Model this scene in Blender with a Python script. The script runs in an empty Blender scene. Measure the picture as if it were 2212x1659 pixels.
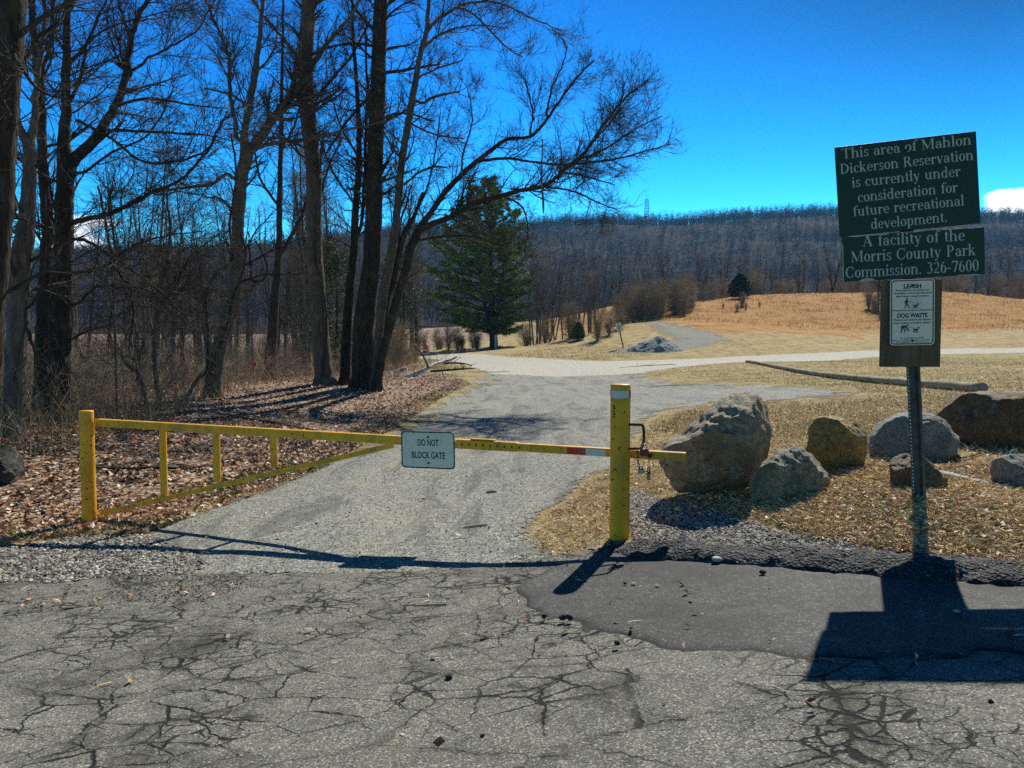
import bpy, math, random
import numpy as np
from math import radians, sin, cos, tan, pi

# ------------------------------------------------------------------ camera, sky, sun, exposure
F = 1650.0            # focal length in units of a 2212 x 1659 frame
CX, CY = 1106.0, 829.5
EYE = 1.6
PITCH = math.atan(94.5 / F)
SUN_EL, SUN_AZ = radians(45.0), radians(24.0)   # azimuth measured from +y towards +x

scene = bpy.context.scene
col = scene.collection
cam_d = bpy.data.cameras.new("camera"); cam = bpy.data.objects.new("camera", cam_d); col.objects.link(cam)
cam_d.sensor_width = 36.0; cam_d.lens = F / 2212 * 36.0
cam_d.clip_start = 0.05; cam_d.clip_end = 8000
cam.location = (0, 0, EYE); cam.rotation_euler = (pi / 2 - PITCH, 0, 0)
scene.camera = cam
scene.render.resolution_x, scene.render.resolution_y = 1024, 768

w = bpy.data.worlds.new("World"); scene.world = w; w.use_nodes = True
nt = w.node_tree; nt.nodes.clear()
sky = nt.nodes.new("ShaderNodeTexSky"); sky.sky_type = 'NISHITA'; sky.sun_disc = False
sky.sun_elevation = SUN_EL; sky.sun_rotation = SUN_AZ
sky.altitude = 300; sky.air_density = 1.0; sky.dust_density = 0.15; sky.ozone_density = 4.5
hs = nt.nodes.new("ShaderNodeHueSaturation"); hs.inputs["Saturation"].default_value = 1.45
tn = nt.nodes.new("ShaderNodeMix"); tn.data_type = "RGBA"; tn.blend_type = "MULTIPLY"; tn.inputs[0].default_value = 1; tn.inputs[7].default_value = (.82, .955, .83, 1)
nt.links.new(sky.outputs[0], tn.inputs[6]); nt.links.new(tn.outputs[2], hs.inputs["Color"])
gm = nt.nodes.new("ShaderNodeGamma"); gm.inputs["Gamma"].default_value = 1.75
nt.links.new(hs.outputs[0], gm.inputs["Color"])
# a bank of fair-weather cloud low over the hill (direction based, part of the sky)
tc = nt.nodes.new("ShaderNodeTexCoord")
sep = nt.nodes.new("ShaderNodeSeparateXYZ"); nt.links.new(tc.outputs["Generated"], sep.inputs[0])
def wm(op, a, b=None, clamp=False):
    n = nt.nodes.new("ShaderNodeMath"); n.operation = op; n.use_clamp = clamp
    for i, v in enumerate((a, b)):
        if v is None: continue
        if isinstance(v, (int, float)): n.inputs[i].default_value = v
        else: nt.links.new(v, n.inputs[i])
    return n.outputs[0]
mp = nt.nodes.new("ShaderNodeMapping"); mp.inputs["Scale"].default_value = (14, 14, 34)
nt.links.new(tc.outputs["Generated"], mp.inputs[0])
cn = nt.nodes.new("ShaderNodeTexNoise"); cn.inputs["Scale"].default_value = 1.0; cn.inputs["Detail"].default_value = 6
cn.inputs["Roughness"].default_value = 0.6
nt.links.new(mp.outputs[0], cn.inputs["Vector"])
az = wm('ARCTAN2', sep.outputs[0], sep.outputs[1])
def bank(a0, a1, e0, e1, s):
    """mask 1 inside an azimuth window [a0,a1] and below elevation e1 (radians), soft"""
    m1 = wm('MULTIPLY', wm('SUBTRACT', az, a0), s, True); m2 = wm('MULTIPLY', wm('SUBTRACT', a1, az), s, True)
    el = sep.outputs[2]
    m3 = wm('MULTIPLY', wm('SUBTRACT', e1, el), 60, True)
    return wm('MULTIPLY', wm('MULTIPLY', m1, m2), m3)
b1 = bank(0.528, 1.1, 0, 0.172, 30)
b2 = bank(-0.60, -0.42, 0, 0.150, 12)
bb = wm('ADD', b1, wm('MULTIPLY', b2, 0.9))
# the sky deepens away from the horizon and towards the far right
elz = sep.outputs[2]
up_ = wm('MULTIPLY', wm('SUBTRACT', elz, 0.06), 2.0, True)
rt_ = wm('MULTIPLY', wm('ADD', az, 0.05), 1.7, True)
dk_ = wm('SUBTRACT', wm('SUBTRACT', 1.0, wm('MULTIPLY', up_, 0.40)), wm('MULTIPLY', wm('MULTIPLY', up_, rt_), 0.85))
dm = nt.nodes.new("ShaderNodeVectorMath"); dm.operation = 'SCALE'; nt.links.new(gm.outputs[0], dm.inputs[0]); nt.links.new(wm('MAXIMUM', dk_, 0.16), dm.inputs[3])
cm = wm('MULTIPLY', wm('ADD', wm('MULTIPLY', bb, 1.25), wm('MULTIPLY', wm('SUBTRACT', cn.outputs[0], 0.95), 1.6)), 3.0, True)
mx = nt.nodes.new("ShaderNodeMix"); mx.data_type = 'RGBA'
nt.links.new(cm, mx.inputs[0]); nt.links.new(dm.outputs[0], mx.inputs[6])
mx.inputs[7].default_value = (20, 21, 22, 1)
bg = nt.nodes.new("ShaderNodeBackground"); bg.inputs["Strength"].default_value = 0.058
out = nt.nodes.new("ShaderNodeOutputWorld")
nt.links.new(mx.outputs[2], bg.inputs["Color"]); nt.links.new(bg.outputs[0], out.inputs["Surface"])

sd = bpy.data.lights.new("sun", 'SUN'); sun = bpy.data.objects.new("sun", sd); col.objects.link(sun)
sd.energy = 5.0; sd.angle = radians(0.5); sd.color = (1.0, 0.95, 0.83)
sun.rotation_euler = (pi / 2 - SUN_EL, 0, -SUN_AZ + pi)   # light travels along local -z
sun.location = (10, 30, 40)
scene.view_settings.view_transform = 'Standard'; scene.view_settings.look = 'None'
scene.view_settings.exposure = 0.38; scene.view_settings.gamma = 1.0
scene.cycles.max_bounces = 5; scene.cycles.transparent_max_bounces = 12
scene.cycles.use_denoising = False
scene.cycles.diffuse_bounces = 3; scene.cycles.glossy_bounces = 2

# ------------------------------------------------------------------ small helpers
rng = np.random.default_rng(7)
ORG = {}
def V3(a): return np.asarray(a, dtype=np.float64)

def P(u, v, D):
    """the point seen at frame position (u, v) that stands D metres ahead"""
    a = (u - CX) / F; b = -(v - CY) / F
    dy = cos(PITCH) + b * sin(PITCH); dz = -sin(PITCH) + b * cos(PITCH)
    s = D / dy
    return np.array([a * s, D, EYE + dz * s])

def proj(p):
    x, y, z = p[0], p[1], p[2] - EYE
    fy = y * cos(PITCH) - z * sin(PITCH); uz = y * sin(PITCH) + z * cos(PITCH)
    return CX + F * x / fy, CY - F * uz / fy

def tag(o, label=None, cat=None, group=None, kind=None):
    if label: o["label"] = label
    if cat: o["category"] = cat
    if group: o["group"] = group
    if kind: o["kind"] = kind
    return o

def thing(name, loc, label, cat, group=None):
    o = bpy.data.objects.new(name, None); col.objects.link(o)
    o.location = tuple(loc); o.empty_display_size = 0.2; ORG[o.name] = V3(loc)
    return tag(o, label, cat, group)

def mesh_data(name, V, faces, m=None, smooth=False, colr=None):
    """faces: list of int arrays (n,k), any k"""
    V = np.ascontiguousarray(V, dtype=np.float32)
    me = bpy.data.meshes.new(name)
    faces = [np.asarray(f, dtype=np.int32) for f in faces if len(f)]
    idx = np.concatenate([f.ravel() for f in faces]); tot = np.concatenate([np.full(len(f), f.shape[1], np.int32) for f in faces])
    st = np.concatenate([[0], np.cumsum(tot)[:-1]]).astype(np.int32)
    me.vertices.add(len(V)); me.vertices.foreach_set("co", V.ravel())
    me.loops.add(len(idx)); me.loops.foreach_set("vertex_index", idx)
    me.polygons.add(len(tot)); me.polygons.foreach_set("loop_start", st); me.polygons.foreach_set("loop_total", tot)
    me.polygons.foreach_set("use_smooth", np.full(len(tot), bool(smooth)))
    if colr is not None:
        for nm, arr in (colr.items() if isinstance(colr, dict) else {"col": colr}.items()):
            arr = np.asarray(arr, dtype=np.float32)
            if arr.ndim == 1:
                a = me.attributes.new(nm, 'FLOAT', 'POINT'); a.data.foreach_set("value", arr)
            else:
                a = me.attributes.new(nm, 'FLOAT_COLOR', 'POINT')
                a.data.foreach_set("color", np.column_stack([arr[:, :3], np.ones(len(arr), np.float32)]).astype(np.float32).ravel())
    if m: me.materials.append(m)
    me.update(calc_edges=True); me.validate()
    return me

def mesh_obj(name, V, faces, m, parent=None, smooth=False, colr=None, bevel=0):
    V = V3(V)
    if parent is not None: V = V - ORG[parent.name]
    me = mesh_data(name, V, faces, m, smooth, colr)
    o = bpy.data.objects.new(name, me); col.objects.link(o)
    if parent is not None: o.parent = parent; ORG[o.name] = ORG[parent.name]
    else: ORG[o.name] = np.zeros(3)
    if bevel:
        b = o.modifiers.new("bevel", 'BEVEL'); b.width = bevel; b.segments = 2; b.limit_method = 'ANGLE'
    return o

class MB:
    """collects pieces into one mesh"""
    def __init__(s): s.V = []; s.F = []; s.n = 0
    def add(s, V, faces):
        V = V3(V); s.V.append(V)
        for f in faces:
            if len(f): s.F.append(np.asarray(f, dtype=np.int32) + s.n)
        s.n += len(V); return s
    def box(s, c, size, X=(1, 0, 0), Z=(0, 0, 1)):
        X = V3(X) / np.linalg.norm(X); Z = V3(Z) / np.linalg.norm(Z); Y = np.cross(Z, X); Y /= np.linalg.norm(Y); Z = np.cross(X, Y)
        g = np.array([[i, j, k] for i in (-.5, .5) for j in (-.5, .5) for k in (-.5, .5)]) * V3(size)
        V = V3(c) + g[:, :1] * X + g[:, 1:2] * Y + g[:, 2:] * Z
        return s.add(V, [[[0, 1, 3, 2], [4, 6, 7, 5], [0, 4, 5, 1], [2, 3, 7, 6], [0, 2, 6, 4], [1, 5, 7, 3]]])
    def tube(s, pts, rad, S=12, caps=True):
        V, f = tubes(V3(pts)[None], np.broadcast_to(V3(rad), (len(pts),))[None], S)
        fs = [f]
        if caps:
            k = len(pts)
            V = np.vstack([V, V3(pts)[0], V3(pts)[-1]]); a = len(V) - 2
            i = np.arange(S); j = (i + 1) % S
            fs.append(np.column_stack([j, i, np.full(S, a)])); fs.append(np.column_stack([i + (k - 1) * S, j + (k - 1) * S, np.full(S, a + 1)]))
        return s.add(V, fs)
    def poly(s, pts2, o, X, Z, n, th):
        """a flat outline (list of 2-D points, counter-clockwise seen from the n side) given thickness th along -n"""
        p = V3(pts2); o = V3(o); X = V3(X); Z = V3(Z); n = V3(n); k = len(p)
        A = o + p[:, :1] * X + p[:, 1:] * Z; B = A - n * th
        i = np.arange(k); j = (i + 1) % k
        s.add(np.vstack([A, B]), [np.column_stack([i, i + k, j + k, j])])
        s.F.append(np.arange(k)[None] + s.n - 2 * k); s.F.append((np.arange(k)[::-1] + k)[None] + s.n - 2 * k)
        return s
    def obj(s, name, m, parent=None, smooth=False, bevel=0, colr=None):
        return mesh_obj(name, np.vstack(s.V), s.F, m, parent, smooth, colr, bevel)

def tubes(Pn, Rn, S):
    """many polylines (N,K,3) with radii (N,K) to tube verts and quads"""
    N, K, _ = Pn.shape
    T = np.gradient(Pn, axis=1); T /= np.linalg.norm(T, axis=2, keepdims=True) + 1e-12
    m = T.mean(axis=1); ref = np.where(np.abs(m[:, 2:3]) > 0.8 * np.linalg.norm(m, axis=1, keepdims=True), [[1.0, 0.02, 0]], [[0.02, 0.01, 1.0]])
    A = np.cross(T, ref[:, None, :]); A /= np.linalg.norm(A, axis=2, keepdims=True) + 1e-12
    B = np.cross(T, A)
    th = np.arange(S) * 2 * pi / S
    ring = A[:, :, None, :] * np.cos(th)[None, None, :, None] + B[:, :, None, :] * np.sin(th)[None, None, :, None]
    V = (Pn[:, :, None, :] + ring * Rn[:, :, None, None]).reshape(-1, 3)
    n = np.arange(N)[:, None, None]; k = np.arange(K - 1)[None, :, None]; s_ = np.arange(S)[None, None, :]; s2 = (s_ + 1) % S
    b = n * K * S
    q = np.stack([b + k * S + s_, b + k * S + s2, b + (k + 1) * S + s2, b + (k + 1) * S + s_], axis=-1).reshape(-1, 4)
    return V, q

def hash2(ix, iy, seed=0):
    h = (ix.astype(np.int64) * 374761393 + iy.astype(np.int64) * 668265263 + seed * 1274126177) & 0xFFFFFFFF
    h = ((h ^ (h >> 13)) * 1274126177) & 0xFFFFFFFF
    return ((h ^ (h >> 16)) & 0xFFFF) / 65535.0
def vnoise(x, y, seed=0):
    x = np.asarray(x, float); y = np.asarray(y, float)
    ix = np.floor(x); iy = np.floor(y); fx = x - ix; fy = y - iy
    fx = fx * fx * (3 - 2 * fx); fy = fy * fy * (3 - 2 * fy)
    a = hash2(ix, iy, seed); b = hash2(ix + 1, iy, seed); c = hash2(ix, iy + 1, seed); d = hash2(ix + 1, iy + 1, seed)
    return (a * (1 - fx) + b * fx) * (1 - fy) + (c * (1 - fx) + d * fx) * fy
def fbm(x, y, seed=0, o=4):
    s = 0; a = 0.5
    for i in range(o): s = s + a * vnoise(x * 2 ** i, y * 2 ** i, seed + i * 17); a *= 0.5
    return s
def vnoise3(p, seed=0):
    x, y, z = p[:, 0], p[:, 1], p[:, 2]; iz = np.floor(z); f = z - iz; f = f * f * (3 - 2 * f)
    def lay(k):
        fx = x + 37.7 * k; fy = y + 17.3 * k
        return vnoise(fx, fy, seed)
    return lay(iz) * (1 - f) + lay(iz + 1) * f
def fbm3(p, seed=0, o=4):
    s = 0; a = 0.5
    for i in range(o): s = s + a * vnoise3(p * 2 ** i + 11.3 * i, seed + i); a *= 0.5
    return s

# ------------------------------------------------------------------ terrain
CT = []
def ct(x, y, z): CT.append((x, y, z))
def cuv(u, v, D): p = P(u, v, D); CT.append(tuple(p))
for x, y, z in [(0, 0, .1), (-3, 0, 0), (4, 0, .35), (0, 3, .08), (-2.5, 3, -.08), (3, 3, .36), (1.2, 2.95, .25), (2.1, 4.3, .24), (.35, 4.5, .05), (-1, 5.5, -.06), (-3, 1, 0), (3.2, 4.1, .27), (-8, 0, -.15), (9, 0, .5),
                (0, 5.6, 0.0), (-2, 6, -.11), (-4, 6.1, -.24), (.806, 5.66, .115), (0, 8, -.02), (-2, 8, -.12), (-7, 7, -.27), (-6.5, 5, -.25), (6, 3, .42),
                (0, 10, 0), (-2, 11, -.06), (2, 9.5, .2), (0.5, 16, 0), (1, 23, 0), (1.6, 5.5, .22), (9, 5.5, .5), (7, 4, .5), (-12, 2, -.2), (14, 2, .7),
                (0, -20, 0), (-20, -15, -.2), (20, -15, .3), (0, -200, 0), (-300, -20, 0), (300, -20, 2)]: ct(x, y, z)
cuv(181, 1128, 7.85); cuv(1985, 1083, 5.3); cuv(1540, 1072, 6.3); cuv(1690, 1040, 6.6); cuv(1995, 985, 7.2); cuv(2110, 970, 7.7)
cuv(2190, 1055, 6.0); cuv(1640, 1090, 5.9); cuv(1820, 1012, 6.6)
ct(9.8, 15.8, .5); ct(11.6, 37.8, .5); ct(5.5, 17, .32); ct(8, 12, .45); ct(14, 14, .55); ct(20, 30, .6)
ct(4.5, 10.5, .42); ct(3.5, 15, .25); ct(1.5, 40, 0); ct(3, 30, .05)
cuv(125, 915, 13); cuv(85, 905, 14.5); cuv(35, 950, 11); cuv(460, 858, 20.6); cuv(785, 838, 23); cuv(700, 828, 23.5); cuv(600, 905, 16.5)
cuv(300, 960, 12); cuv(400, 1000, 10.5); cuv(870, 825, 27); cuv(330, 875, 17.5)
ct(-20, 45, -.3); ct(-30, 30, -.2); ct(-14, 30, -.1); ct(-20, 18, .1); ct(-30, 10, .2)
cuv(940, 800, 38); cuv(920, 768, 75); cuv(1067, 751, 90); cuv(1345, 752, 62); cuv(1415, 758, 60); cuv(1200, 786, 49.5); cuv(1500, 776, 53)
cuv(1200, 745, 84); cuv(1700, 762, 57); cuv(2212, 750, 60); cuv(2000, 790, 32)
cuv(1700, 702, 80); cuv(1900, 700, 82); cuv(2212, 700, 82); cuv(1530, 655, 97); cuv(1600, 641, 106); cuv(1750, 634, 110); cuv(1900, 633, 110); cuv(2060, 632, 110); cuv(2212, 648, 108)
cuv(1350, 702, 77); cuv(1480, 685, 84)
for u in (1350, 1600, 1900, 2200, 2600): cuv(u, 655, 150)
for u in (900, 1200): cuv(u, 735, 140)
ct(-60, 90, .3); ct(-60, 200, 2); ct(0, 250, 7); ct(140, 250, 10); ct(-250, 250, 5); ct(300, 200, 10); ct(110, 80, 4); ct(-120, 60, .5)
ct(0, 3000, 20); ct(-2500, 1500, 20); ct(2500, 1500, 20)
CT = np.array(CT)
def warp(x, y):
    r = np.hypot(x, y + 8.0); return np.column_stack([np.arctan2(x, y + 8.0) * 1.6, np.log(r + 1e-6) * 1.6])
_Q = warp(CT[:, 0], CT[:, 1])
def _ker(A, B):
    d2 = ((A[:, None, :] - B[None, :, :]) ** 2).sum(2); return -np.sqrt(d2 + 0.0025)
_n = len(CT)
_M = np.zeros((_n + 1, _n + 1)); _M[:_n, :_n] = _ker(_Q, _Q) - np.eye(_n) * 1e-4; _M[:_n, _n] = 1; _M[_n, :_n] = 1
_W = np.linalg.solve(_M, np.concatenate([CT[:, 2], [0]]))
def h0(x, y):
    x = np.atleast_1d(np.asarray(x, float)).ravel(); y = np.atleast_1d(np.asarray(y, float)).ravel()
    o = np.empty(len(x))
    for i in range(0, len(x), 20000):
        o[i:i + 20000] = _ker(warp(x[i:i + 20000], y[i:i + 20000]), _Q) @ _W[:_n] + _W[_n]
    return o
def h(x, y):
    x = np.atleast_1d(np.asarray(x, float)).ravel(); y = np.atleast_1d(np.asarray(y, float)).ravel()
    z = h0(x, y)
    d = np.hypot(x, y)
    far = np.clip((d - 8) / 60, 0, 1)
    z = z + (fbm(x * .9, y * .9, 3, 3) - .44) * (.035 + .35 * far * np.clip((d - 60) / 40, 0, 1)) + (fbm(x * 6, y * 6, 9, 2) - .37) * .008
    return z
def hz(x, y): return float(h(x, y)[0])
_DS = np.geomspace(1.6, 400, 500)
def ug(u, v):
    """where the line of sight through (u, v) meets the ground"""
    a = P(u, v, 1.0) - np.array([0, 0, EYE])
    X = a[0] * _DS; Z = EYE + a[2] * _DS
    below = Z < h0(X, _DS)
    k = int(np.argmax(below)) if below.any() else len(_DS) - 1
    k = max(k, 1)
    z0 = Z[k - 1] - h0(X[k - 1], _DS[k - 1])[0]; z1 = Z[k] - h0(X[k], _DS[k])[0]
    t = z0 / (z0 - z1 + 1e-9) if z0 > z1 else 0
    D = _DS[k - 1] + t * (_DS[k] - _DS[k - 1])
    return a[0] * D, D
def base(u, D):
    x = (u - CX) / F * D / (cos(PITCH)) * 1.0
    return np.array([x, D, hz(x, D)])

# ------------------------------------------------------------------ materials
class NB:
    def __init__(s, name):
        s.m = bpy.data.materials.new(name); s.m.use_nodes = True; s.t = s.m.node_tree; s.t.nodes.clear()
        s.out = s.t.nodes.new("ShaderNodeOutputMaterial"); s.b = s.t.nodes.new("ShaderNodeBsdfPrincipled")
        s.t.links.new(s.b.outputs[0], s.out.inputs[0]); s.b.inputs["Roughness"].default_value = 0.85
        s.b.inputs["Specular IOR Level"].default_value = 0.3
    def nd(s, t): return s.t.nodes.new(t)
    def put(s, inp, v):
        if v is None: return
        if isinstance(v, (int, float)):
            try: inp.default_value = v
            except TypeError: inp.default_value = (v, v, v)
        elif isinstance(v, (tuple, list)): inp.default_value = tuple(v) + ((1,) if len(v) == 3 and inp.type == 'RGBA' else ())
        else: s.t.links.new(v, inp)
    def pos(s): return s.nd("ShaderNodeNewGeometry").outputs["Position"]
    def obj(s): return s.nd("ShaderNodeTexCoord").outputs["Object"]
    def attr(s, n, c=True):
        a = s.nd("ShaderNodeAttribute"); a.attribute_name = n; return a.outputs["Color" if c else "Fac"]
    def scale(s, v, sc):
        n = s.nd("ShaderNodeMapping"); n.inputs["Scale"].default_value = sc; s.put(n.inputs[0], v); return n.outputs[0]
    def noise(s, v, scale, detail=4, rough=.55, dist=0, colr=False):
        n = s.nd("ShaderNodeTexNoise"); s.put(n.inputs["Vector"], v); n.inputs["Scale"].default_value = scale
        n.inputs["Detail"].default_value = detail; n.inputs["Roughness"].default_value = rough; n.inputs["Distortion"].default_value = dist
        return n.outputs["Color" if colr else 0]
    def vor(s, v, scale, feature='F1', out=0, rnd=1.0):
        n = s.nd("ShaderNodeTexVoronoi"); n.feature = feature; s.put(n.inputs["Vector"], v); n.inputs["Scale"].default_value = scale
        n.inputs["Randomness"].default_value = rnd
        return n.outputs[out]
    def math(s, op, a, b=None, clamp=False):
        n = s.nd("ShaderNodeMath"); n.operation = op; n.use_clamp = clamp; s.put(n.inputs[0], a); s.put(n.inputs[1], b); return n.outputs[0]
    def vadd(s, a, b, k=1.0):
        n = s.nd("ShaderNodeVectorMath"); n.operation = 'MULTIPLY_ADD'; s.put(n.inputs[0], b); n.inputs[1].default_value = (k, k, k); s.put(n.inputs[2], a)
        return n.outputs[0]
    def step(s, v, a, b):
        n = s.nd("ShaderNodeMapRange"); n.interpolation_type = 'SMOOTHSTEP'; s.put(n.inputs[0], v); n.inputs[1].default_value = a; n.inputs[2].default_value = b
        return n.outputs[0]
    def ramp(s, v, st):
        n = s.nd("ShaderNodeValToRGB"); e = n.color_ramp.elements
        while len(e) < len(st): e.new(0.5)
        for k, (p, c) in enumerate(st): e[k].position = p; e[k].color = (*c, 1) if len(c) == 3 else c
        s.put(n.inputs[0], v); return n.outputs[0]
    def mix(s, f, a, b, mode='MIX'):
        n = s.nd("ShaderNodeMix"); n.data_type = 'RGBA'; n.blend_type = mode; s.put(n.inputs[0], f); s.put(n.inputs[6], a); s.put(n.inputs[7], b); return n.outputs[2]
    def bump(s, hgt, strength=.5, dist=.01):
        n = s.nd("ShaderNodeBump"); n.inputs["Strength"].default_value = strength; n.inputs["Distance"].default_value = dist; s.put(n.inputs["Height"], hgt)
        s.put(s.b.inputs["Normal"], n.outputs[0]); return n.outputs[0]
    def set(s, colr=None, rough=None, metal=None, spec=None):
        s.put(s.b.inputs["Base Color"], colr); s.put(s.b.inputs["Roughness"], rough); s.put(s.b.inputs["Metallic"], metal); s.put(s.b.inputs["Specular IOR Level"], spec)
        return s
    def alpha(s, v):
        s.put(s.b.inputs["Alpha"], v); return s
def flat(name, c, rough=.7, metal=0, var=.25, sc=9, bump=0, spec=.3):
    n = NB(name); o = n.obj(); f = n.noise(o, sc, 5, .6)
    lo = tuple(x * (1 - var) for x in c); hi = tuple(min(1, x * (1 + var)) for x in c)
    n.set(n.ramp(f, [(.3, lo), (.7, hi)]), rough, metal, spec)
    if bump: n.bump(n.noise(o, sc * 6, 4), .5, bump)
    return n.m

def cracks(n, pos, sc, wid, amt=.12):
    d = n.vadd(pos, n.noise(pos, 2.3, 5, .7, colr=True), amt); d = n.vadd(d, n.noise(pos, 13, 5, .75, colr=True), .05)
    e = n.vor(n.scale(d, (sc * .8, sc * 1.25, .01)), 1.0, 'DISTANCE_TO_EDGE')
    e = n.math('DIVIDE', e, n.math('ADD', .35, n.math('MULTIPLY', n.step(n.noise(pos, 1.9, 4, .65), .38, .68), 2.4)))
    return n.math('SUBTRACT', 1.0, n.step(e, wid * .3, wid))
def stones(n, pos, sc, lo, mid, hi, bright=.9):
    v = n.vor(n.scale(pos, (1, 1, 1)), sc, 'F1', 1)
    s1 = n.nd("ShaderNodeSeparateColor"); n.put(s1.inputs[0], v)
    return n.ramp(s1.outputs[0], [(0, lo), (.45, mid), (bright - .06, tuple(x * 1.35 for x in mid)), (bright, hi)])

def m_asphalt_old():
    n = NB("old_cracked_asphalt"); p = n.pos()
    c = stones(n, p, 150, (.045, .044, .040), (.150, .148, .130), (.50, .49, .44), .92)
    c2 = stones(n, p, 260, (.05, .049, .044), (.155, .153, .135), (.44, .43, .385), .89)
    c = n.mix(.4, c, c2)
    big = n.noise(p, .9, 5, .62); c = n.mix(n.math('MULTIPLY', n.step(n.math('ADD', big, n.math('MULTIPLY', n.noise(p, 9, 5, .75), .22)), .63, .80), .75), c, (.035, .034, .029), 'MIX')
    mot = n.noise(p, 6, 4, .6); c = n.mix(1, c, n.ramp(mot, [(.3, (.74, .75, .72)), (.7, (1.15, 1.13, 1.08))]), 'MULTIPLY')
    k1 = cracks(n, p, 1.9, .0085, .22); k2 = n.math('MULTIPLY', cracks(n, p, 4.4, .017, .14), n.step(n.noise(p, .8, 3), .40, .54))
    k = n.math('MAXIMUM', n.math('MULTIPLY', k1, n.step(n.noise(p, 1.6, 3), .36, .56)), k2)
    sx_ = n.nd('ShaderNodeSeparateXYZ'); n.put(sx_.inputs[0], p); band = n.math('MULTIPLY', n.step(sx_.outputs[1], 3.3, 4.1), n.math('SUBTRACT', 1.0, n.step(sx_.outputs[0], 1.6, 2.6)))
    k3 = n.math('MULTIPLY', cracks(n, p, 7.5, .020, .14), n.math('MAXIMUM', n.math('MULTIPLY', band, .85), n.step(n.noise(p, 1.2, 3), .52, .64))); k = n.math('MAXIMUM', k, k3)
    c = n.mix(n.math('MULTIPLY', n.math('MULTIPLY', cracks(n, p, 1.9, .05, .22), n.step(n.noise(p, 7, 4, .7), .4, .6)), .5), c, (.05, .047, .04))
    c = n.mix(n.math('MULTIPLY', k, .93), c, (.012, .012, .012))
    n.set(c, .9, spec=.12)
    hh = n.math('SUBTRACT', n.math('MULTIPLY', n.vor(p, 95), -.6), n.math('MULTIPLY', k, 3.0)); n.bump(hh, .7, .006)
    return n.m
def m_patch():
    n = NB("smooth_asphalt_patch"); p = n.pos()
    c = stones(n, p, 150, (.010, .0105, .011), (.036, .037, .036), (.16, .155, .14), .93)
    c = n.mix(1, c, n.ramp(n.noise(p, 1.6, 5, .6), [(.35, (.5, .5, .52)), (.66, (1.35, 1.35, 1.3))]), 'MULTIPLY')
    c = n.mix(1, c, n.ramp(n.noise(p, 14, 5, .75), [(.35, (.6, .6, .6)), (.65, (1.4, 1.4, 1.38))]), 'MULTIPLY')
    ed = n.attr('edge', False); c = n.mix(n.math('MULTIPLY', n.math('SUBTRACT', 1.0, n.step(ed, .0, .022)), n.step(n.noise(p, 3, 3), .36, .5)), c, (.006, .006, .006))
    c = n.mix(n.math('MULTIPLY', n.step(n.noise(p, 4, 6, .7), .56, .7), .35), c, (.14, .13, .105))
    n.set(c, .75, spec=.35); n.bump(n.noise(p, 110, 4, .7), .9, .006); return n.m
def m_curb():
    n = NB("coarse_asphalt_kerb"); p = n.pos()
    c = stones(n, p, 90, (.012, .012, .013), (.045, .046, .048), (.17, .17, .17), .95)
    c = n.mix(1, c, n.ramp(n.noise(p, 5, 4), [(.35, (.6, .6, .6)), (.65, (1.2, 1.2, 1.2))]), 'MULTIPLY')
    n.set(c, .8, spec=.3); n.bump(n.math('ADD', n.vor(p, 55), n.noise(p, 40, 3)), 1.0, .02); return n.m
def edge_alpha(n, p, sc=5.0, amp=.5, fine=40, far=None):
    d = n.attr("edge", False)
    if far:
        s_ = n.nd('ShaderNodeSeparateXYZ'); n.put(s_.inputs[0], p); fr = n.step(s_.outputs[1], far[0], far[1])
        q = n.math('SUBTRACT', n.noise(n.scale(p, (1, .6, 1)), 1.1, 6, .75), .58); d = n.math('ADD', d, n.math('MULTIPLY', n.math('MULTIPLY', q, fr), far[2]))
    m = n.math('ADD', n.math('MULTIPLY', n.math('SUBTRACT', n.noise(p, sc, 5, .7), .5), amp), d)
    m = n.math('ADD', m, n.math('MULTIPLY', n.math('SUBTRACT', n.noise(p, fine, 2, .6), .5), amp * .6))
    n.alpha(n.step(m, -.01, .02))
def m_drive():
    n = NB("worn_gravelly_drive"); p = n.pos()
    c = stones(n, p, 75, (.055, .055, .048), (.205, .208, .178), (.58, .57, .50), .87)
    c2 = stones(n, p, 30, (.11, .11, .092), (.215, .217, .186), (.44, .43, .37), .90)
    c = n.mix(.35, c, c2)
    c = n.mix(n.step(n.noise(n.scale(p, (1, .35, 1)), 1.1, 5, .6), .5, .68), c, (.40, .37, .26), 'MIX') if False else c
    dust = n.step(n.noise(n.scale(p, (1.2, .4, 1)), .9, 5, .6), .50, .66); c = n.mix(n.math('MULTIPLY', dust, .45), c, (.36, .335, .24))
    dk = n.step(n.noise(n.scale(p, (1.6, .35, 1)), 1.3, 6, .7, 1), .48, .64); c = n.mix(n.math('MULTIPLY', dk, .7), c, (.10, .102, .094))
    n.set(c, .9, spec=.2); n.bump(n.math('ADD', n.vor(p, 60), n.noise(p, 25, 4)), .8, .012)
    edge_alpha(n, p, 3.0, .7, 30, (10, 17, 5.0)); return n.m
def m_track(nm="pale_gravel_track", k=1.0, amp=1.0):
    n = NB(nm); p = n.pos()
    c = stones(n, p, 22, (.18, .18, .16), (.34, .335, .29), (.62, .6, .54), .86)
    c = n.mix(n.math('MULTIPLY', n.step(n.noise(p, .35, 4, .6), .45, .62), .55), c, (.42, .37, .25))
    n.set(c, .9, spec=.2); n.put(n.b.inputs['Base Color'], n.mix(1, c, (k, k, k), 'MULTIPLY')); n.bump(n.noise(p, 12, 4), .8, .03); edge_alpha(n, p, .8, amp, 7); return n.m
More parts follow.
